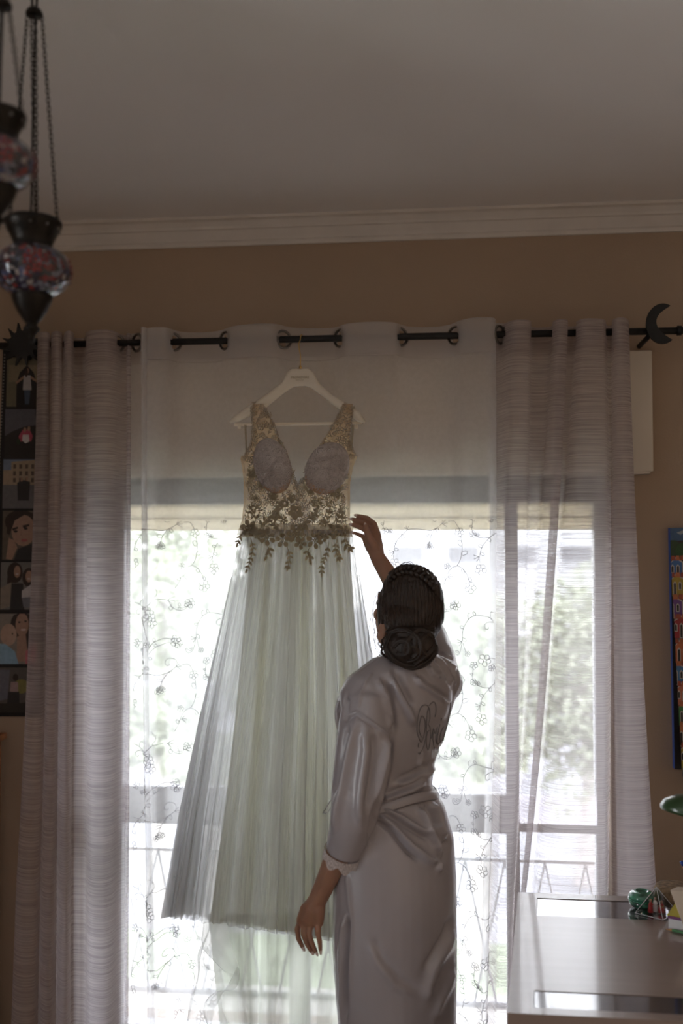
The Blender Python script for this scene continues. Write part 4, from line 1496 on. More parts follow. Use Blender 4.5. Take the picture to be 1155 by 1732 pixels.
# folds pressed into the satin: (amplitude, width px, polyline on photo px)
Z8 = lambda L: [(480 + x / 2.656, 1080 + y / 2.656) for x, y in L]
FOLDS = [
    (-.006, 4, Z8([(400, 800), (480, 860), (560, 960), (610, 1000)])), (.008, 6, Z8([(412, 790), (480, 835), (570, 930), (640, 985), (690, 1010)])),
    (.006, 5, Z8([(430, 760), (520, 800), (600, 850), (660, 880)])), (-.004, 4, Z8([(440, 775), (530, 830), (610, 880), (650, 900)])),
    (.009, 5, Z8([(600, 760), (630, 800), (645, 850), (680, 920), (690, 960)])), (-.007, 4, Z8([(615, 760), (650, 800), (668, 860), (700, 930)])),
    (.008, 4, Z8([(660, 735), (690, 790), (700, 850), (720, 900)])), (-.006, 4, Z8([(640, 740), (672, 790), (685, 850)])), (.005, 4, Z8([(720, 940), (700, 1000), (690, 1050)])),
    (-.006, 5, Z8([(735, 900), (720, 960), (700, 1010)])),
    (.007, 8, Z8([(770, 1290), (740, 1380), (690, 1460), (650, 1560), (640, 1640)])), (-.006, 6, Z8([(760, 1240), (720, 1340), (670, 1420), (620, 1500)])), (.006, 7, Z8([(770, 1480), (740, 1560), (700, 1640), (670, 1720)])),
    (-.004, 6, Z8([(400, 1340), (440, 1440), (520, 1530), (600, 1580)])), (.004, 7, Z8([(380, 1360), (430, 1470), (500, 1560), (590, 1610)])),
    (-.014, 3.2, Z8([(292, 1235), (290, 1330), (284, 1440), (278, 1560), (274, 1732)])), (.006, 4, Z8([(275, 1245), (262, 1320), (258, 1420), (262, 1560), (258, 1732)])), (.004, 4, Z8([(240, 1260), (236, 1360), (244, 1500), (240, 1700)])),
    (.004, 4, Z8([(283, 1050), (290, 1130), (298, 1220), (300, 1732)])),
    # upper back
    (.0025, 2.0, Z8([(400, 150), (370, 190), (345, 250), (330, 330)])), (.0025, 2.0, Z8([(270, 375), (300, 345), (330, 332), (380, 370), (440, 410), (472, 440)])), (-.003, 3, Z8([(268, 382), (300, 354), (330, 342), (380, 380), (440, 420)])),
    (.006, 5, Z8([(425, 190), (450, 260), (470, 330), (478, 420)])), (-.005, 5, Z8([(445, 180), (475, 260), (490, 340), (492, 430)])),
    (.006, 6, Z8([(470, 160), (520, 250), (560, 320), (590, 400)])), (-.005, 6, Z8([(500, 150), (550, 250), (580, 310)])),
    (.006, 4, Z8([(590, 170), (610, 200), (660, 230), (740, 290)])), (-.005, 4, Z8([(600, 160), (640, 205), (700, 245), (745, 280)])), (.005, 4, Z8([(650, 120), (670, 160), (700, 180)])), (-.004, 4, Z8([(660, 110), (690, 150), (720, 170)])),
    (.006, 3, Z8([(690, 80), (730, 110), (755, 160), (765, 210)])), (-.005, 3, Z8([(680, 90), (715, 120), (740, 165), (752, 215)])), (.005, 3, Z8([(700, 60), (745, 100), (765, 150)])),
    (.007, 6, Z8([(640, 640), (560, 680), (480, 710), (440, 730)])), (-.005, 5, Z8([(650, 600), (580, 650), (500, 690), (450, 712)])), (.006, 6, Z8([(690, 560), (640, 610), (570, 640), (500, 660)])), (-.005, 6, Z8([(700, 520), (650, 570), (580, 610), (500, 640)])),
    (.004, 3, Z8([(620, 500), (615, 540), (600, 580)])), (.004, 3, Z8([(655, 490), (650, 540), (640, 590)])), (.004, 3, Z8([(690, 480), (690, 530), (685, 560)])),
    # sleeve
    (.007, 6, Z8([(470, 440), (455, 520), (440, 640), (420, 760)])), (-.012, 4, Z8([(480, 430), (472, 540), (446, 660), (412, 790), (385, 910)])),
    (.006, 7, Z8([(330, 350), (300, 460), (270, 600), (240, 760), (225, 900)])), (-.005, 7, Z8([(300, 380), (270, 480), (250, 600), (232, 720)])), (.005, 8, Z8([(360, 380), (370, 500), (350, 640), (340, 760), (345, 860)])), (-.005, 7, Z8([(400, 420), (405, 520), (390, 650), (365, 780)])),
    (-.007, 4, Z8([(286, 260), (275, 330), (268, 380)])),
]
px, py = projn(co)
view = co - np.array(C0)
facing = (no * view).sum(1) < 0.05 * np.linalg.norm(view, axis=1)
disp = np.zeros(len(co))
edge_ = np.clip(-2.6 * (no * view).sum(1) / np.linalg.norm(view, axis=1), 0, 1)
for amp, wd_, ln in FOLDS:
    best = np.full(len(co), 1e9)
    tt = np.zeros(len(co))
    segs = list(zip(ln, ln[1:]))
    for i, ((x0, y0), (x1, y1)) in enumerate(segs):
        dx, dy = x1 - x0, y1 - y0
        u = np.clip(((px - x0) * dx + (py - y0) * dy) / (dx * dx + dy * dy + 1e-9), 0, 1)
        d2 = (px - x0 - u * dx) ** 2 + (py - y0 - u * dy) ** 2
        m2 = d2 < best
        best[m2] = d2[m2]; tt[m2] = (i + u[m2]) / len(segs)
    disp += (2.3 if sum(q[1] for q in ln) / len(ln) < 1480 else 1.5) * amp * np.exp(-best / (wd_ * wd_)) * np.clip(np.sin(np.pi * np.clip(tt, .03, .97)) * 2.2, 0, 1)
rr_ = np.array([noise.noise(Vector((float(c[0] * 9), float(c[1] * 9), float(c[2] * 5)))) for c in co[::1]])
co2 = co + no * (np.where(facing, np.clip(disp, -.014, .03) * edge_, 0) + rr_ * .003)[:, None].astype(np.float32)
# light smoothing happens in shading only
rb = MB().add(co2.tolist(), fs)
robe = rb.build('robe', M['satin'], bride)
ROBE = bvh_of(co2, fs)

# belt and its loop
z0 = proj((0, YP, 1.0))
bel = []
for py_, sc in ((1339, 1.035), (1342, 1.06), (1351, 1.06), (1354, 1.035)):
    z = P(653, py_, YP).z
    a_ = lerp_tab([(q[0], q[2]) for q in rows], z); d_ = lerp_tab([(q[0], q[3]) for q in rows], z)
    bel.append([q + UP * (.008 * sin(3 * i * 2 * pi / 48) + .010 * cos(2 * pi * i / 48 + 2.4)) for i, q in enumerate(ring(ctr(654, z), a_ * sc, d_ * sc, 48))])
MB().loft(bel + [bel[0]], caps=False).build('belt', M['satin'], bride)
lp = [P(566, 1345, 2.63), P(558, 1355, 2.63), P(548, 1371, 2.63), P(546, 1374, 2.63), P(550, 1376, 2.632), P(556, 1372, 2.636), P(566, 1355, 2.64)]
vs = []
lpc = catmull([tuple(q) for q in lp], 4)
for q in lpc:
    q = Vector(q)
    vs += [q + Vector((.0, -.012, .002)), q + Vector((0, .012, -.002))]
MB().add(vs, [(2 * i, 2 * i + 1, 2 * i + 3, 2 * i + 2) for i in range(len(lpc) - 1)]).build('belt_loop', M['satin'], bride, solid=.0012)


# lace at the cuff and hem
def lace_band(ringpts, down, depth, name, teeth):
    vs = []; fs = []; uv = []
    n = len(ringpts)
    for k in range(4):
        for i, q in enumerate(ringpts):
            s_ = i / n
            e = .70 + .30 * abs(sin(pi * teeth * s_)) + .12 * sin(teeth * 5 * s_)
            vs.append(q + down * depth * (k / 3) * e); uv.append((s_ * .35, -k / 3 * .02))
    for k in range(3):
        for i in range(n):
            j = (i + 1) % n
            fs.append((k * n + i, k * n + j, (k + 1) * n + j, (k + 1) * n + i))
    mb = MB().add(vs, fs); mb.uv = uv
    return mb.build(name, M['robelace'], bride)


rg = sleeve([P(590, 1410, 2.432), P(580, 1440, 2.44), P(576, 1452, 2.445)], [(.047, .054), (.0465, .0535), (.046, .053)], 96)
lace_band(rg[1], (P(574, 1462, 2.45) - P(580, 1440, 2.44)).normalized(), .030, 'cuff_lace', 8)
hz = .395
lace_band(ring(ctr(674, hz + .005), .1655, .1285, 160), Vector((0, 0, -1)), .028, 'hem_lace', 22)

# the script word worked across the shoulders: Bride
ZB = lambda L: [(660 + x / 8.25, 1140 + y / 8.25) for x, y in L]
STROKES = [
    [(432, 880), (405, 800), (402, 720), (425, 610), (450, 585), (480, 640), (485, 740), (465, 860), (430, 950), (400, 900), (375, 820), (370, 720), (390, 580), (425, 470), (470, 430), (520, 445), (535, 470)],
    [(535, 470), (515, 530), (505, 640), (500, 780), (485, 920), (450, 1040), (410, 1112), (390, 1100)], [(395, 960), (388, 1000), (398, 1020)],
    [(540, 440), (575, 400), (615, 395), (632, 440), (635, 520), (620, 600)], [(540, 470), (550, 560), (545, 640), (525, 700)],
    [(525, 700), (550, 740), (560, 830), (550, 960), (528, 1060), (505, 1000), (500, 900), (520, 800), (545, 790)],
    [(570, 900), (600, 760), (620, 830), (640, 770), (655, 740)], [(600, 760), (592, 880), (600, 980), (620, 1040)], [(655, 745), (640, 830), (632, 920), (655, 985), (680, 960)],
    [(690, 700), (665, 820), (650, 920), (668, 980), (700, 930)], [(706, 650), (712, 610)], [(740, 740), (700, 820), (690, 900), (705, 940), (735, 900), (770, 780)],
    [(838, 400), (826, 520), (800, 680), (765, 800), (740, 900), (745, 950)],
]
mb = MB()
let = []
for s_ in STROKES:
    line = catmull(ZB(s_), 8)
    cur = []
    for x, y in line:
        q = hit(ROBE, x, y, .0012)
        if q is None or (cur and (q - cur[-1]).length > .02):
            if len(cur) > 2: let.append(cur)
            cur = []
            if q is None: continue
        cur.append(q)
    if len(cur) > 2: let.append(cur)
for cur in let: mb.tube(cur, .0012, 5)
o = mb.build('embroidered_word', M['stitch'], bride)
o['kind'] = 'stuff'; o['label'] = 'silver script embroidery across the back of the robe'

# ------------------------------------------------------------------ hair
b = MB()
hc = P(694, 1030, 2.575)
b.ball(hc, (.084, .094, .106), HR @ Matrix.Rotation(radians(-12), 3, 'X'), 28, 20)
b.ball(P(696, 1010, 2.565), (.078, .085, .085), HR, 24, 16)
b.ball(P(697, 1050, 2.535), (.078, .060, .055), HR, 24, 16)
b.ball(P(667, 1040, 2.545), (.040, .052, .060), HR, 20, 14)
# keep the face free: the cap stops short of forehead and cheeks
co, no, fs = remeshed(b, .0035, 5)
rel = (co - np.array(HC)) @ np.array(HR)          # local l, f, u
cut = np.clip((rel[:, 1] - .045) / .04, 0, 1) * np.clip((.075 - rel[:, 2]) / .05, 0, 1)
co = co - (cut * .05)[:, None] * np.array(HF)[None, :]
pxh, pyh = projn(co)
gro = np.array([sin(float(x) * 1.05 + 6 * noise.noise(Vector((float(x) * .02, float(y) * .01, 0)))) for x, y in zip(pxh, pyh)])
co = co + no * (gro * .0010)[:, None].astype(np.float32)
cap = MB().add(co.tolist(), fs).build('hair', M['hair'], bride)
HAIR = bvh_of(co, fs)
r = random.Random(5)
mb = MB()
for i in range(230):
    s_ = r.uniform(-1, 1)
    j = r.uniform(-1, 1)
    st = (692 + s_ * 46 + j * 3, 974 + abs(s_) ** 1.6 * 34 + r.uniform(-3, 12))
    en = (694 + s_ * 40 + j * 6, 1066 + r.uniform(-4, 6) - 8 * abs(s_))
    md = (693 + s_ * 60 + j * 3, 1022 + r.uniform(-6, 6))
    t0, t1 = sorted((r.uniform(0, .45), r.uniform(.55, 1)))
    cur = []
    for t_ in np.linspace(t0, t1, 12):
        x = st[0] * (1 - t_) ** 2 + md[0] * 2 * t_ * (1 - t_) + en[0] * t_ * t_
        y = st[1] * (1 - t_) ** 2 + md[1] * 2 * t_ * (1 - t_) + en[1] * t_ * t_
        q = hit(HAIR, x, y, .0006)
        if q is not None: cur.append(q)
    if len(cur) > 4: mb.tube(cur, [.0004] + [.0010] * (len(cur) - 2) + [.0004], 4)
o = mb.build('hair_strands', M['strand'], bride); o['kind'] = 'stuff'
# braid over the crown
bl = [q for q in (hit(HAIR, x, y, .003) for x, y in ((660, 978), (672, 970), (684, 965), (698, 966), (712, 972), (724, 981), (734, 993))) if q is not None]
line = [Vector(q) for q in catmull([tuple(q) for q in bl], 14)]
for k in range(3):
    pts = []
    for i, q in enumerate(line):
        a = i / len(line) * 7 * pi + 2 * pi * k / 3
        pts.append(q + Vector((0, .010 * sin(2 * a), .009 * cos(a))))
    MB().tube(pts, [.003] + [.0062] * (len(pts) - 2) + [.003], 8).build('braid_strand', M['hair'], bride)
# low bun of coiled locks
BC = P(695, 1092, 2.485)
b = MB().ball(BC, (.066, .046, .052), None, 24, 16)
b.ball(P(695, 1068, 2.51), (.064, .045, .03), None, 20, 12)
b.ball(P(700, 1112, 2.49), (.042, .036, .028), None, 20, 12)
co, no, fs = remeshed(b, .004, 4)
bun = MB().add(co.tolist(), fs).build('bun', M['hair'], bride)
BUN = bvh_of(co, fs)
LOCKS = [
    [(648, 1072), (668, 1062), (696, 1070), (712, 1090), (706, 1112), (688, 1118)], [(655, 1086), (662, 1070), (682, 1066), (702, 1080), (700, 1100)], [(744, 1066), (728, 1062), (704, 1068), (690, 1082), (684, 1100), (692, 1116)],
    [(742, 1082), (732, 1098), (716, 1112), (700, 1124)], [(650, 1092), (660, 1110), (676, 1122), (700, 1128), (716, 1120)], [(738, 1072), (722, 1074), (712, 1086), (716, 1104), (726, 1108)], [(664, 1096), (676, 1084), (690, 1088), (692, 1102), (680, 1108), (670, 1104)],
    [(672, 1074), (690, 1074), (706, 1082)], [(736, 1090), (734, 1106), (722, 1120), (704, 1130)], [(656, 1080), (652, 1096), (660, 1116), (676, 1126)], [(700, 1064), (720, 1068), (734, 1080)], [(684, 1096), (698, 1094), (706, 1104), (696, 1114)],
]
for L_ in LOCKS:
    line = catmull(L_, 8)
    for k, off in enumerate((-2.2, 0, 2.2)):
        cur = []
        for i, (x, y) in enumerate(line):
            a, c = line[max(i - 1, 0)], line[min(i + 1, len(line) - 1)]
            dx, dy = c[0] - a[0], c[1] - a[1]
            n_ = sqrt(dx * dx + dy * dy) + 1e-6
            q = hit(BUN, x - dy / n_ * off, y + dx / n_ * off, .001 + .002 * (k == 1))
            if q is not None: cur.append(q)
        if len(cur) > 4:
            m0 = len(cur)
            MB().tube(cur, [.0012 + .0035 * sin(pi * min(1, max(0, i / (m0 - 1)))) ** .5 for i in range(m0)], 7).build('hair_lock', M['hair'], bun)
# loose wisps beside the face and neck
W0 = [[(640, 1010), (626, 1050), (624, 1090), (634, 1112), (646, 1118)], [(642, 1060), (634, 1090), (642, 1108), (652, 1118), (662, 1120)], [(648, 1082), (646, 1094), (654, 1102), (650, 1112), (656, 1120), (664, 1118)],
      [(646, 1072), (645, 1086), (652, 1094), (648, 1104)], [(676, 962), (684, 952), (694, 953), (698, 958)], [(682, 960), (692, 950), (702, 956), (712, 962)], [(638, 1004), (632, 1020), (630, 1046), (634, 1072)], [(668, 966), (676, 956), (686, 950)],
      [(640, 1020), (634, 1060), (633, 1084), (640, 1100), (648, 1112)]]
for L_ in ([(652, 1076), (645, 1084), (650, 1094), (645, 1102), (652, 1112), (660, 1121), (670, 1122)], [(650, 1088), (644, 1094), (652, 1101), (656, 1110)]):
    line = [P(x, y, 2.50) for x, y in catmull(L_, 8)]
    MB().tube(line, [.001 + .0022 * sin(pi * i / len(line)) for i in range(len(line))], 6).build('curl', M['hair'], bride)
mb = MB()
for L_ in W0:
    line = catmull(L_, 8)
    mb.tube([P(x, y, 2.53 if y > 1000 else 2.58) for x, y in line], [.0007] * len(line), 4)
o = mb.build('loose_wisps', M['strand'], bride); o['kind'] = 'stuff'

# ------------------------------------------------------------------ desk
ZD = FZ + .755
BL = Pz(876, 1509, ZD); FL = Pz(858, 1713, ZD)
rt = (Pz(1155, 1519, ZD) - BL).normalized()
bk = (BL - FL); DEP = bk.length
bk = (bk - rt * bk.dot(rt)).normalized()
BRr = BL + rt * 1.05; FRr = FL + rt * 1.05
M['desk'] = mat('desk_veneer', (.215, .155, .125), .30, var=.06, scale=3, stretch=(1, 14, 1), spec=.6, coat=.6)
M['deskedge'] = mat('desk_edge', (.16, .11, .08), .35, var=.1)
M['inlay'] = mat('mirror_inlay', (.055, .05, .055), .06, var=.05, spec=1.0, coat=1.0)
desk = thing('desk', (FL + BRr) / 2 - Vector((0, 0, ZD - FZ)), 'wide veneered desk with two glossy inlaid strips beside the right drape', 'desk')
i1 = [Pz(908, 1518, ZD), Pz(908, 1548, ZD)]
i2 = [Pz(904, 1675, ZD), Pz(904, 1704, ZD)]


def along(p, d): return p + rt * d


def on_desk(s, t_): return FL + (BL - FL) * t_ + rt * s


# worktop built of boards round the recessed strips
q1 = (i1[0] - FL).dot(bk) / DEP; q2 = (i1[1] - FL).dot(bk) / DEP
q3 = (i2[0] - FL).dot(bk) / DEP; q4 = (i2[1] - FL).dot(bk) / DEP
sL_ = (i1[0] - on_desk(0, q1)).dot(rt)
e1, e2 = .40, .62
dn = Vector((0, 0, -.026))
tp = MB()
tp.prism([on_desk(0, 0), on_desk(1.05, 0), on_desk(1.05, q4), on_desk(0, q4)], dn)
tp.prism([on_desk(0, q3), on_desk(1.05, q3), on_desk(1.05, q2), on_desk(0, q2)], dn)
tp.prism([on_desk(0, q1), on_desk(1.05, q1), on_desk(1.05, 1), on_desk(0, 1)], dn)
for a, c in ((q4, q3), (q2, q1)):
    tp.prism([on_desk(0, a), on_desk(sL_, a), on_desk(sL_, c), on_desk(0, c)], dn)
tp.prism([on_desk(e1, q2), on_desk(1.05, q2), on_desk(1.05, q1), on_desk(e1, q1)], dn)
tp.prism([on_desk(e2, q4), on_desk(1.05, q4), on_desk(1.05, q3), on_desk(e2, q3)], dn)
tp.build('desktop', M['desk'], desk, smooth=False)
for a, c, e in ((q2, q1, e1), (q4, q3, e2)):
    MB().prism([q + Vector((0, 0, -.0015)) for q in (on_desk(sL_ + .0015, a + .001), on_desk(e - .0015, a + .001), on_desk(e - .0015, c - .001), on_desk(sL_ + .0015, c - .001))], (0, 0, -.004)).build('glass_strip', M['inlay'], desk, smooth=False)
MB().prism([on_desk(.0, -.0) + dn, on_desk(1.05, 0) + dn, on_desk(1.05, .03) + dn, on_desk(0, .03) + dn], (0, 0, -.08)).build('front_apron', M['deskedge'], desk, smooth=False)
for s0 in (.02, 1.0):
    MB().prism([on_desk(s0, .05) + dn, on_desk(s0 + .03, .05) + dn, on_desk(s0 + .03, .95) + dn, on_desk(s0, .95) + dn], (0, 0, -(ZD - FZ - .026))).build('side_panel', M['deskedge'], desk, smooth=False)
MB().prism([on_desk(.05, .80) + dn, on_desk(1.0, .80) + dn, on_desk(1.0, .82) + dn, on_desk(.05, .82) + dn], (0, 0, -.4)).build('back_panel', M['deskedge'], desk, smooth=False)

# things on the desk
# green round box
M['jade'] = mat('green_marbled', (.06, .22, .14), .12, var=.9, scale=22, coat=1.0, stretch=(1, 1, 3))
M['jade2'] = mat('green_enamel', (.012, .20, .10), .15, coat=1.0)
c = Pz(1086, 1534, ZD)
gb = thing('round_box', (c.x, c.y, ZD), 'small green marbled round box on the desk beside the glass pyramid', 'box')
MB().lathe([(.012, 0), (.026, .002), (.034, .009), (.0365, .0195)], c, 32).build('lower_half', M['jade'], gb)
MB().lathe([(.0365, .0195), (.0375, .0205), (.0375, .0225), (.0365, .0235)], c, 32).build('seam_band', M['jade2'], gb)
MB().lathe([(.0365, .0235), (.035, .032), (.029, .040), (.020, .0435), (.014, .043), (.012, .036)], c, 32).build('lid', M['jade'], gb)
MB().torus(c + Vector((0, 0, .0425)), .0175, .0016, Matrix.Rotation(pi / 2, 3, 'X'), 28, 8).build('rim', M['jade2'], gb)

# clear pyramid with three little figures inside
m, t, out = newmat('clear_crystal')
g_ = node(t, 'ShaderNodeBsdfGlass', IOR=1.25); g_.inputs['Roughness'].default_value = .01
g_.inputs['Color'].default_value = (.97, .97, .98, 1)
tp_ = t.nodes.new('ShaderNodeBsdfTransparent'); mx = t.nodes.new('ShaderNodeMixShader'); mx.inputs[0].default_value = .55
t.links.new(tp_.outputs[0], mx.inputs[1]); t.links.new(g_.outputs[0], mx.inputs[2]); t.links.new(mx.outputs[0], out.inputs[0])
M['crystal'] = m
M['glintpaint'] = mat('bevel_glint', (.62, .62, .66), .1, coat=1.0, var=.05)  # opaque pale colour standing in for glints along the pyramid edges
A_ = Pz(1074, 1545, ZD); B_ = Pz(1121, 1557, ZD); C_ = Pz(1147, 1545, ZD); D_ = A_ + (C_ - B_)
apx = (A_ + B_ + C_ + D_) / 4
az = P(1108, 1500, apx.y).z
py_ = thing('crystal_pyramid', (apx.x, apx.y, ZD), 'clear glass pyramid with tiny red robed figures inside, on the desk', 'ornament')
lift = Vector((0, 0, .0008))
top_ = Vector((apx.x, apx.y, az))
MB().add([A_ + lift, B_ + lift, C_ + lift, D_ + lift, top_], [(0, 1, 4), (1, 2, 4), (2, 3, 4), (3, 0, 4), (3, 2, 1, 0)]).build('glass_body', M['crystal'], py_, smooth=False)
for q0_, q1_ in ((A_, B_), (B_, C_), (C_, D_), (D_, A_), (A_, None), (B_, None), (C_, None), (D_, None)):
    MB().tube([q0_ + lift * 2, (q1_ + lift * 2) if q1_ is not None else top_], .0009, 5).build('edge_glint', M['glintpaint'], py_)
M['redrobe'] = mat('red_paint', (.38, .03, .03), .5)
M['tanpaint'] = mat('tan_paint', (.45, .25, .10), .5)
M['whitepaint'] = mat('white_paint', (.75, .72, .70), .5)
for k, (dx, dy, s_, rm) in enumerate(((-.014, -.004, 1.0, 'redrobe'), (.000, .004, 1.06, 'whitepaint'), (.013, -.006, .9, 'tanpaint'))):
    q = Vector((apx.x + dx - .002, apx.y + dy, ZD + .004))
    fg = MB().lathe([(.0075 * s_, 0), (.0065 * s_, .012 * s_), (.0045 * s_, .022 * s_), (.003, .027 * s_)], q, 12).build('figurine', M['redrobe'] if rm != 'whitepaint' else M[rm], py_)
    MB().ball(q + Vector((0, 0, .031 * s_)), (.0036, .0036, .0042), None, 10, 8).build('head', M['skin'], fg)
    MB().limb([q + Vector((-.005, -.003, .021 * s_)), q + Vector((0, -.007, .017 * s_)), q + Vector((.005, -.003, .021 * s_))], [.0017, .0016, .0017], 6).build('arms', M[rm], fg)

# brown cork block behind the pyramid
M['cork'] = mat('brown_cork', (.20, .13, .07), .9, var=.4, scale=90, bump=.4, bscale=120)
c = Pz(1138, 1532, ZD)
ck = MB()
ck.lathe([(.050, 0), (.055, .006), (.056, .030), (.050, .044), (.036, .047)], c + Vector((.012, .03, 0)), 28)
tag(ck.build('cork_pot', M['cork'], loc=(c.x + .012, c.y + .03, ZD)), 'squat brown cork pot on the desk behind the glass pyramid', 'pot')

# white paper block with violet and yellow covers
M['paper'] = mat('white_paper', (.74, .74, .76), .8, var=.05, scale=150, stretch=(1, 1, 12))
M['violet'] = mat('violet_card', (.20, .05, .20), .4)
M['yellow'] = mat('yellow_card', (.55, .48, .06), .4)
a = Pz(1129, 1572, ZD)
ux = (rt * cos(radians(-24)) + bk * sin(radians(-24))).normalized(); uy = Vector((0, 0, 1)).cross(ux)
pb = thing('book', (a + ux * .09 + uy * .05), 'thick white paged book with violet cover at the right desk edge', 'book')


def slab(o_, w, d, z0, z1): return MB().prism([o_ + Vector((0, 0, z0)), o_ + ux * w + Vector((0, 0, z0)), o_ + ux * w + uy * d + Vector((0, 0, z0)), o_ + uy * d + Vector((0, 0, z0))], (0, 0, z1 - z0))


slab(a, .18, .11, 0, .0022).build('cover', M['violet'], pb, smooth=False)
slab(a + ux * .002 + uy * .002, .176, .106, .0022, .028).build('pages', M['paper'], pb, smooth=False)
slab(a, .18, .11, .028, .031).build('cover', M['violet'], pb, smooth=False)
slab(a - ux * .003 + uy * .012, .15, .10, .0312, .033).build('loose_card', M['yellow'], pb, smooth=False)
# pencil in front of it
a = Pz(1124, 1571, ZD) + Vector((0, -.012, .0042)); d_ = (ux * 1 - uy * .05).normalized()
pc = thing('pencil', a, 'green and yellow striped pencil lying in front of the white book', 'pencil')
MB().tube([a, a + d_ * .016], [.0008, .0038], 6).build('tip', M['tanpaint'], pc, smooth=False)
MB().tube([a + d_ * .016, a + d_ * .06], .0038, 6).build('barrel', mat('green_lacquer', (.10, .26, .12), .3), pc, smooth=False)
MB().tube([a + d_ * .06, a + d_ * .17], .0038, 6).build('barrel', M['yellow'], pc, smooth=False)
# cream slab leaning on the book
M['cream'] = mat('cream_board', (.52, .44, .36), .5, var=.03)
a = Pz(1158, 1574, ZD + .033); tpc = P(1132, 1505, a.y + .03); tpd = P(1145, 1499, a.y + .055)
a2 = a + (tpd - tpc)
ex = Vector((.14, -.01, -.0))
lean = MB().add([a, a2, tpd, tpc, a + ex, a2 + ex, tpd + ex, tpc + ex], [(0, 3, 2, 1), (4, 5, 6, 7), (0, 1, 5, 4), (3, 7, 6, 2), (0, 4, 7, 3), (1, 2, 6, 5)])
tag(lean.build('picture_frame', M['cream'], smooth=False, loc=a, bevel=.003), 'cream board standing tilted on the white book at the right edge', 'board')

# green desk lamp, mostly beyond the right edge
M['greenlac'] = mat('green_lacquer_lamp', (.022, .055, .018), .3, coat=.6)
lc = P(1186, 1366, 2.45)
lb = Vector((lc.x + .26, lc.y + .20, ZD))
dl_ = thing('desk_lamp', lb, 'green metal desk lamp with rounded shade reaching in at the right edge', 'lamp')
Rt = Matrix.Rotation(radians(9), 3, 'Y')
prof = [(.004, .030), (.030, .027), (.062, .018), (.086, .004), (.094, -.010), (.092, -.018)]
rings = [[lc + Rt @ Vector((r_ * cos(q), r_ * .62 * sin(q), z)) for q in np.linspace(0, 2 * pi, 36, endpoint=False)] for r_, z in prof]
MB().loft(rings, caps=False).build('shade', M['greenlac'], dl_, solid=.002)
MB().ball(lc + Vector((0, 0, -.006)), (.02, .02, .024), None, 16, 10).build('bulb', M['whitepaint'], dl_)
MB().lathe([(.07, 0), (.07, .012), (.02, .02)], lb, 28).build('base', M['greenlac'], dl_)
MB().tube(catmull([tuple(lb + Vector((0, 0, .018))), tuple(lb + Vector((.03, .03, .25))), tuple(lb + Vector((-.02, -.03, .44))), tuple(lc + Vector((.03, .0, .03)))], 8), .006, 10).build('arm', M['greenlac'], dl_)

# cup of pens at the right edge
c = Pz(1186, 1522, ZD)
cup_ = thing('pen_cup', c, 'wooden cup holding pens at the far right desk edge', 'cup')
MB().lathe([(.001, 0), (.030, 0), (.033, .085), (.030, .085), (.028, .004), (.001, .004)], c, 28).build('body', M['tanpaint'], cup_)
for k, (px, py, colr, cap_) in enumerate(((1152, 1457, (.55, .22, .05), (.01, .05, .30)), (1168, 1440, (.05, .05, .05), (.3, .3, .3)), (1180, 1450, (.4, .04, .04), (.5, .5, .5)))):
    tpn = P(px, py, c.y - .004 * k)
    bt = c + Vector((-.008 + .008 * k, .004 * k, .006))
    pn = thing('pen', bt, ['orange ballpoint pen with blue cap leaning from the wooden cup', 'black pen standing in the wooden cup', 'red pen standing in the wooden cup'][k], 'pen')
    MB().tube([bt, tpn.lerp(bt, .12)], .0038, 8).build('barrel', mat('pen_barrel', colr, .35), pn)
    MB().tube([tpn.lerp(bt, .12), tpn], .0045, 8).build('cap', mat('pen_cap', cap_, .3), pn)

# ------------------------------------------------------------------ mosaic lamps hanging at the left
def mosaic():
    m, t, out = newmat('glass_mosaic')
    tcn = t.nodes.new('ShaderNodeTexCoord')
    vo = t.nodes.new('ShaderNodeTexVoronoi'); vo.inputs['Scale'].default_value = 105
    ve = t.nodes.new('ShaderNodeTexVoronoi'); ve.feature = 'DISTANCE_TO_EDGE'; ve.inputs['Scale'].default_value = 105
    for q in (vo, ve): t.links.new(tcn.outputs['Object'], q.inputs['Vector'])
    sx = t.nodes.new('ShaderNodeSeparateColor'); t.links.new(vo.outputs['Color'], sx.inputs[0])
    r = t.nodes.new('ShaderNodeValToRGB'); r.color_ramp.interpolation = 'CONSTANT'
    e = r.color_ramp.elements
    cols = [(0, (.02, .02, .03)), (.25, (.10, .012, .015)), (.42, (.16, .17, .22)), (.55, (.03, .02, .05)), (.68, (.20, .03, .03)), (.8, (.05, .06, .12)), (.92, (.28, .25, .24))]
    while len(e) < len(cols): e.new(.5)
    for q, (p, c) in zip(e, cols): q.position = p; q.color = (*c, 1)
    t.links.new(sx.outputs[0], r.inputs[0])
    g = t.nodes.new('ShaderNodeMixRGB'); g.inputs[1].default_value = (.03, .028, .025, 1)
    t.links.new(ramp(t, ve.outputs[0], [(.03, 0.), (.06, 1.)]), g.inputs[0]); t.links.new(r.outputs[0], g.inputs[2])
    b = t.nodes.new('ShaderNodeBsdfPrincipled'); b.inputs['Roughness'].default_value = .12
    b.inputs['Coat Weight'].default_value = .6
    t.links.new(g.outputs[0], b.inputs['Base Color'])
    bp = t.nodes.new('ShaderNodeBump'); bp.inputs['Strength'].default_value = .5; bp.inputs['Distance'].default_value = .002
    t.links.new(ramp(t, ve.outputs[0], [(.0, 0.), (.12, 1.)]), bp.inputs['Height']); t.links.new(bp.outputs[0], b.inputs['Normal'])
    t.links.new(b.outputs[0], out.inputs[0])
    return m


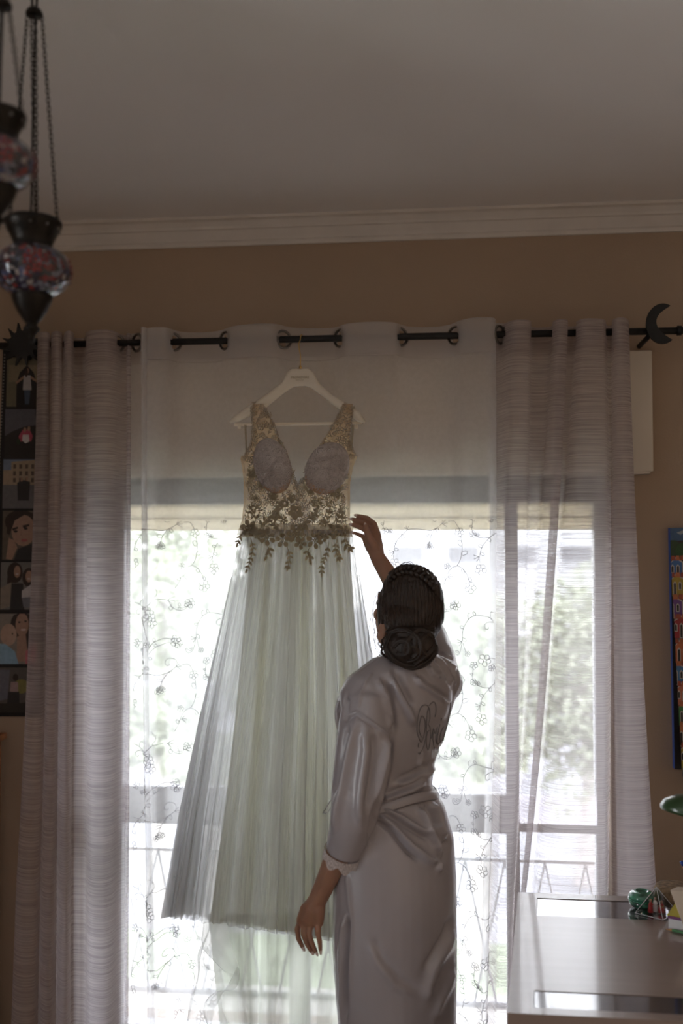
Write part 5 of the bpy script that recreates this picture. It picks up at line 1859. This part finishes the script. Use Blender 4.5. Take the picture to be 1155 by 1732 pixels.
M['mosaic'] = mosaic()
M['redglass'] = mat('red_glass', (.16, .014, .016), .15, var=.5, scale=120, coat=.6)
M['bronze'] = mat('dark_bronze', (.018, .015, .012), .35, metal=.7, var=.3, scale=40, bump=.15, bscale=80)
M['cord'] = mat('black_cord', (.015, .014, .014), .7)
LINK = None


def chain(a, b, parent):
    """one chain of interlocked links, joined as one part"""
    a, b = Vector(a), Vector(b)
    d = (b - a); L = d.length; d.normalize()
    pitch = .0088
    n = int(L / pitch)
    u = d.orthogonal().normalized(); w = d.cross(u)
    mb = MB()
    for i in range(n):
        c = a + d * (i + .5) * L / n
        s = u if i % 2 else w
        s = (u * cos(.7) + w * sin(.7)) if i % 2 else (-u * sin(.7) + w * cos(.7))
        mb.tube([c + d * .0064 * cos(q) + s * .0034 * sin(q) for q in np.linspace(0, 2 * pi, 9)[:-1]], .0010, 4, closed=True)
    o = mb.build('chain', M['bronze'], parent); o['kind'] = 'stuff'


def hang_lamp(Y, cx, ycap, plate, cordx, label, chains, big):
    c = P(cx, ycap, Y); s = Y / 1684 * 1.03
    root = thing('mosaic_lamp', (c.x, c.y, P(cx, ycap + 205, Y).z), label, 'lamp', 'mosaic lamps hanging on chains')
    z = lambda dy: -dy * s
    # gallery cap
    MB().lathe([(.02, z(-3)), (44 * s, z(-3)), (49 * s, z(1)), (49 * s, z(7)), (44 * s, z(16)), (36 * s, z(32)), (32 * s, z(44)), (34 * s, z(47))], c, 36).build('gallery', M['bronze'], root)
    for k in range(10):
        q = 2 * pi * k / 10
        MB().ball(c + Vector((45.5 * s * cos(q), 45.5 * s * sin(q), z(14))), (.0028,) * 3, None, 8, 6).build('stud', M['ring'], root)
    gl_ = MB().lathe([(34 * s, z(46)), (46 * s, z(52)), (58 * s, z(62)), (65 * s, z(76)), (66.5 * s, z(88)), (63 * s, z(104)), (54 * s, z(117)), (42 * s, z(126)), (33 * s, z(130))], c, 40).build('globe', M['mosaic'], root)
    for ang in (radians(-62), radians(-150), radians(25)):     # rosettes of red glass
        for ringn, (rad, cnt) in enumerate(((.0, 1), (.011, 7), (.020, 11))):
            for k in range(cnt):
                a2 = 2 * pi * k / max(cnt, 1)
                du = rad * cos(a2); dv = rad * sin(a2)
                an = ang + du / (66 * s)
                zz = z(84) + dv
                rr = lerp_tab([(52, 46), (62, 58), (76, 65), (88, 66.5), (104, 63), (117, 54), (126, 42)], -zz / s) * s + .0004
                n_ = Vector((cos(an), sin(an), 0))
                p = c + Vector((rr * cos(an), rr * sin(an), zz))
                w = Vector((-sin(an), cos(an), 0))
                MB().ball(p, (.0042, .0014, .0046), Matrix((w, n_, Vector((0, 0, 1)))).transposed(), 8, 6).build('glass_petal', M['redglass'], gl_)
    MB().lathe([(34 * s, z(128)), (35 * s, z(132)), (33 * s, z(140)), (26 * s, z(156)), (17 * s, z(170)), (11 * s, z(178)), (9 * s, z(181)), (14 * s, z(186)), (14 * s, z(190)), (8 * s, z(195)), (6 * s, z(202)), (2 * s, z(212))], c, 32).build('finial', M['bronze'], root)
    pl = P(plate[0], plate[1], Y)
    MB().lathe([(.003, .012), (.012, .010), (.0165, .002), (.0165, -.003), (.004, -.004)], pl, 24).build('chain_plate', M['bronze'], root)
    for (x0, y0, dy0, x1, y1, dy1) in chains:
        chain(P(x0, y0, Y + dy0), P(x1, y1, Y + dy1), root)
    MB().tube(catmull([tuple(P(cordx[0], ycap, Y)), tuple(P(cordx[0] + 2, ycap - 40, Y + .01)), tuple(P((cordx[0] + cordx[1]) / 2, (ycap + plate[1]) / 2, Y + .012)), tuple(P(cordx[1], plate[1] + 8, Y)), tuple(Vector((pl.x, pl.y, pl.z + .01)))], 8), .0024, 6).build('cord', M['cord'], root)
    for dx in (-.004, .004):
        MB().tube([pl + Vector((dx, 0, .008)), Vector((pl.x + dx * 2, pl.y, ZC - .002))], .0028, 6).build('cord', M['cord'], root)
    return root


hang_lamp(1.80, 56, 374, (58, 24), (51, 60), 'mosaic glass lamp with bronze gallery hanging lower, nearest the curtain sun', [(97, 375, -.01, 71, 28, 0), (60, 377, -.045, 53, 30, -.012), (16, 375, .0, 46, 28, 0), (62, 370, .04, 60, 26, .012)], 1)
hang_lamp(1.52, -4, 192, (3, 10), (-2, 4), 'mosaic glass lamp hanging higher, cut by the left edge of the photo', [(38, 196, -.01, 15, 10, 0), (-44, 196, 0, -9, 10, 0), (-4, 194, -.045, 3, 12, -.012)], 0)

# ------------------------------------------------------------------ strip of hanging photographs
YPH = YW - .012
ph = thing('photo_strip', P(32, 1212, YPH), 'black hanging strip of snapshots on the wall at the far left', 'photo display')
xl = lambda y: lerp_tab([(590, 5), (770, -4), (1212, -14)], y)
xr = lambda y: lerp_tab([(590, 82), (1212, 70)], y)
pts = [P(xl(592), 592, YPH), P(xr(592), 592, YPH), P(xr(1212), 1212, YPH), P(xl(1212), 1212, YPH)]
MB().prism(pts, (0, .010, 0)).build('backing', M['black'], ph, smooth=False)
M['perf'] = mat('perforation_white', (.30, .28, .25), .7)
mb = MB()
y = 600
while y < 1205:
    q = P(xl(y) + 3.5, y, YPH - .0008)
    mb.box(q, (.0036, .0012, .0046)); y += 5.4
o = mb.build('edge_perforations', M['perf'], ph, smooth=False); o['kind'] = 'stuff'
CACHE = {}


def pm(c):
    k = tuple(round(x, 3) for x in c)
    if k not in CACHE:
        CACHE[k] = mat('print_ink', k, .35, var=.10, scale=70)
    return CACHE[k]


def ell(cx, cy, rx, ry, n=16): return [(cx + rx * cos(q), cy + ry * sin(q)) for q in np.linspace(0, 2 * pi, n, endpoint=False)]


SK_, HR_, DK_ = (.32, .19, .13), (.03, .018, .014), (.025, .024, .026)
PRINTS = [
    (605, 688, 12, [((.16, .14, .09), [(0, 0), (1, 0), (1, 1), (0, 1)]), ((.24, .20, .13), [(.05, .15), (.95, .15), (.95, .45), (.05, .5)]), ((.012, .012, .013), [(.25, 1), (.25, .5), (.33, .3), (.5, .16), (.67, .3), (.75, .5), (.75, 1)]),
                    (SK_, [(.22, .5), (.44, .36), (.58, .36), (.8, .48), (.78, .52), (.58, .42), (.44, .42), (.25, .54)]), ((.42, .40, .40), [(.43, .36), (.59, .36), (.63, .66), (.41, .66)]), ((.06, .09, .14), [(.44, .66), (.60, .66), (.57, .95), (.47, .95)]), (SK_, ell(.51, .27, .045, .06)), (HR_, ell(.49, .30, .04, .10)), ((.35, .30, .18), [(.82, .7), (.9, .6), (.96, 1), (.78, 1)])]),
    (692, 775, 9, [((.10, .10, .12), [(0, 0), (1, 0), (1, 1), (0, 1)]), ((.022, .02, .02), [(0, .55), (.2, .45), (.5, .35), (1, .32), (1, 1), (0, 1)]), ((.05, .05, .06), [(.75, 0), (1, 0), (1, .18), (.75, .18)]), ((.40, .06, .10), [(.35, .55), (.45, .42), (.62, .42), (.70, .55), (.66, .66), (.36, .66)]), ((.60, .56, .55), [(.45, .52), (.6, .52), (.62, .66), (.52, .7), (.44, .64)]), (SK_, ell(.5, .42, .035, .05)), (SK_, ell(.60, .40, .035, .05)), ((.02, .04, .02), [(.3, .62), (.4, .6), (.38, .72), (.3, .7)])]),
    (777, 860, 6, [((.16, .20, .28), [(0, 0), (1, 0), (1, 1), (0, 1)]), ((.33, .25, .17), [(.0, .22), (.2, .22), (.2, .05), (.95, 0), (.95, .55), (0, .55)])] + [((.09, .065, .045), [(x, y_), (x + .07, y_), (x + .07, y_ + .09), (x, y_ + .09)]) for x in (.25, .4, .55, .7, .84) for y_ in (.10, .24, .38)] + [((.12, .115, .12), [(0, .52), (1, .52), (1, 1), (0, 1)]), (DK_, [(.36, .48), (.5, .42), (.68, .46), (.66, .84), (.38, .84)]), (SK_, ell(.47, .41, .03, .045)), (SK_, ell(.60, .40, .03, .045))]),
    (864, 947, 5, [((.10, .08, .06), [(0, 0), (1, 0), (1, 1), (0, 1)]), (HR_, ell(.45, .22, .4, .24)), (SK_, ell(.52, .40, .30, .32)), (HR_, [(.15, .1), (.6, .05), (.3, .2), (.18, .5), (.1, .45)]), (SK_, [(.1, .98), (.16, .55), (.3, .6), (.38, .75), (.25, 1)]), (HR_, [(.24, .36), (.38, .32), (.39, .36), (.26, .41)]), (HR_, [(.5, .30), (.66, .27), (.67, .31), (.52, .35)]), ((.02, .015, .012), ell(.33, .42, .05, .025)), ((.02, .015, .012), ell(.58, .36, .05, .025)), ((.34, .09, .08), ell(.55, .60, .08, .03)), ((.28, .16, .11), [(.46, .38), (.5, .5), (.43, .52)]), (DK_, [(.4, .78), (.7, .68), (1, .6), (1, 1), (.3, 1)])]),
    (951, 1031, 2, [((.15, .14, .13), [(0, 0), (1, 0), (1, 1), (0, 1)]), (HR_, ell(.36, .22, .20, .22)), (HR_, ell(.72, .32, .17, .2)), (HR_, [(.18, .2), (.34, .1), (.3, .5), (.16, .45)]), (SK_, ell(.42, .20, .085, .13)), (SK_, ell(.72, .30, .085, .125)), ((.22, .18, .14), [(0, .55), (.28, .42), (.4, .9), (0, 1)]), (DK_, [(.28, .45), (.58, .45), (.62, 1), (.25, 1)]), ((.42, .39, .38), [(.55, .6), (.8, .46), (1, .44), (1, .75), (.55, .75)]), ((.14, .14, .16), [(.55, .75), (1, .72), (1, .95), (.6, .95)]), ((.5, .4, .36), ell(.42, .25, .04, .016)), ((.5, .4, .36), ell(.72, .35, .04, .016))]),
    (1038, 1123, -3, [((.22, .19, .16), [(0, 0), (1, 0), (1, 1), (0, 1)]), (HR_, ell(.62, .22, .30, .28)), (HR_, [(.62, .1), (.92, .1), (.95, .7), (.7, .8)]), (SK_, ell(.62, .22, .17, .24)), (SK_, [(.5, .45), (.72, .42), (.8, .95), (.5, .95)]), ((.45, .13, .15), [(.72, .75), (1, .55), (1, 1), (.72, 1)]), ((.40, .27, .20), ell(.28, .42, .21, .22)), ((.22, .36, .48), [(0, .6), (.2, .6), (.45, .75), (.55, 1), (0, 1)]), ((.02, .015, .012), ell(.55, .17, .035, .018)), ((.02, .015, .012), ell(.71, .15, .035, .018)), ((.55, .40, .36), ell(.66, .32, .07, .022)), ((.03, .02, .02), ell(.38, .40, .02, .018))]),
    (1129, 1205, -6, [((.09, .08, .07), [(0, 0), (1, 0), (1, 1), (0, 1)]), ((.12, .12, .15), [(.05, .05), (.35, .05), (.3, .7), (.05, .75)]), ((.20, .17, .05), ell(.65, .42, .2, .16)), ((.30, .20, .19), [(.38, .32), (.56, .32), (.58, .56), (.36, .56)]), (DK_, [(.32, .54), (.6, .54), (.62, .95), (.28, .95)]), (HR_, ell(.5, .22, .07, .08)), ((.34, .26, .25), [(.8, .35), (.98, .3), (1, .75), (.76, .75)]), ((.03, .025, .022), [(0, .8), (1, .78), (1, 1), (0, 1)])]),
]


def flat_art(name, parent, quad, layers, Yoff, fwd=Vector((0, -1, 0))):
    """flat print: coloured shapes one hair above the other"""
    mb = MB(); mats = []
    for i, (c, poly) in enumerate(layers):
        mt = pm(c)
        if mt not in mats: mats.append(mt)
        vs = []
        for u, v in poly:
            u = min(max(u, 0), 1); v = min(max(v, 0), 1)
            q = (quad[0] * (1 - u) + quad[1] * u) * (1 - v) + (quad[3] * (1 - u) + quad[2] * u) * v
            vs.append(q + fwd * (Yoff + i * .00012))
        mb.add(vs, [tuple(range(len(vs)))], mats.index(mt))
    return mb.build(name, mats, parent, smooth=False)


for y0, y1, x0, layers in PRINTS:
    w_ = 68 if y0 < 950 else 66
    quad = [P(x0, y0, YPH), P(x0 + w_, y0, YPH), P(x0 + w_ - 1.5, y1, YPH), P(x0 - 1.5, y1, YPH)]
    flat_art('photo_print', ph, quad, layers, .0008)

# ------------------------------------------------------------------ canvas of painted houses at the right
YC = YW - .03
cv = thing('canvas_painting', P(1230, 1302, YC), 'tall canvas painted with rows of colourful tiled houses, right wall edge', 'painting')
cq = [P(1133, 893, YC), P(1350, 886, YC), P(1354, 1312, YC), P(1141, 1301, YC)]
M['canvasblue'] = mat('canvas_edge_blue', (.05, .13, .50), .6, var=.05)
MB().prism(cq, (0, .028, 0)).build('canvas', M['canvasblue'], cv, smooth=False)
lay = [((.025, .022, .024), [(0, 0), (1, 0), (1, 1), (0, 1)]), ((.04, .10, .20), [(0, 0), (1, 0), (1, .045), (0, .055)]), ((.30, .34, .38), [(.05, .02), (.12, .008), (.14, .012), (.08, .03)]), ((.30, .34, .38), [(.13, .02), (.2, .006), (.22, .012), (.16, .03)])]
r = random.Random(4)
for k in range(14):
    lay.append(((.015, .05 + .02 * (k % 3), .018), ell(.02 + .08 * k, .085 + .012 * (k % 2), .06, .035, 10)))
HC_ = [(.04, .14, .36), (.36, .27, .04), (.14, .06, .24), (.30, .02, .03), (.46, .13, .05), (.04, .16, .34), (.46, .16, .09), (.05, .22, .07), (.42, .15, .06), (.34, .28, .04), (.05, .16, .38)]
ROOF, WH, DKK = (.30, .06, .03), (.46, .43, .40), (.012, .012, .014)
rowsY = [.13, .20, .29, .37, .47, .56, .64, .72, .80, .88]
for ri, y0 in enumerate(rowsY):
    x = -.02 - .03 * (ri % 3)
    k = ri
    hgt = (.085 if ri < 9 else .10)
    while x < 1.0:
        w_ = r.uniform(.10, .17)
        c = HC_[(k * 1 + ri) % len(HC_)] if x > .02 else HC_[ri % len(HC_)]
        x1 = x + w_
        lay.append((WH, [(x, y0 + .012), ((x + x1) / 2, y0 - .008), (x1, y0 + .012), (x1, y0 + hgt), (x, y0 + hgt)]))
        lay.append((c, [(x + .008, y0 + .016), ((x + x1) / 2, y0 - .002), (x1 - .008, y0 + .016), (x1 - .008, y0 + hgt), (x + .008, y0 + hgt)]))
        nr = 4
        for q in range(nr):
            lay.append((ROOF if q % 2 else (.42, .13, .05), [(x - .01 + q * (w_ + .02) / nr, y0 + .006), (x - .006 + (q + .86) * (w_ + .02) / nr, y0 + .006), (x - .01 + (q + .80) * (w_ + .02) / nr, y0 - .014), (x - .01 + (q + .05) * (w_ + .02) / nr, y0 - .014)]))
        nw = 2 if w_ < .14 else 3
        for q in range(nw):
            wx = x + .018 + q * (w_ - .03) / nw
            ww = (w_ - .03) / nw * .62
            door = (q == 1)
            yb = y0 + hgt if door else y0 + .058
            lay.append((WH, [(wx, y0 + .030), (wx + ww / 2, y0 + .022), (wx + ww, y0 + .030), (wx + ww, yb), (wx, yb)]))
            lay.append((DKK, [(wx + ww * .2, y0 + .033), (wx + ww / 2, y0 + .028), (wx + ww * .8, y0 + .033), (wx + ww * .8, yb - .003), (wx + ww * .2, yb - .003)]))
        x = x1 + .004; k += 3
    lay.append(((.13, .13, .14), [(0, y0 + hgt), (1, y0 + hgt - .008), (1, y0 + hgt + .006), (0, y0 + hgt + .012)]))
lay += [((.05, .16, .40), ell(.085, .515, .022, .012, 10)), ((.40, .32, .05), ell(.10, .545, .02, .011, 10)), ((.36, .03, .03), ell(.12, .80, .018, .010, 8)), ((.03, .12, .08), ell(.17, .715, .02, .016, 8)), ((.13, .13, .14), [(0, .965), (1, .96), (1, 1), (0, 1)])]
flat_art('painted_houses', cv, cq, lay, .0006)

# ------------------------------------------------------------------ wooden unit at the lower left edge
wx = P(12, 1255, 3.36).x; wz = P(5, 1254, 3.2).z
wc = thing('wooden_shelf', (wx - .2, 3.2, FZ), 'orange wooden shelf unit corner below the photo strip', 'shelf')
MB().box2((wx - .42, 3.1, wz - .022), (wx, 3.36, wz)).build('top', M['wood'], wc, smooth=False, bevel=.003)
for x in (wx - .045, wx - .40):
    MB().box2((x, 3.12, FZ), (x + .028, 3.35, wz - .022)).build('side', M['wood'], wc, smooth=False)
for k in range(3):
    MB().box2((wx - .372, 3.12, .08 + k * .36), (wx - .045, 3.35, .10 + k * .36)).build('board', M['wood'], wc, smooth=False)
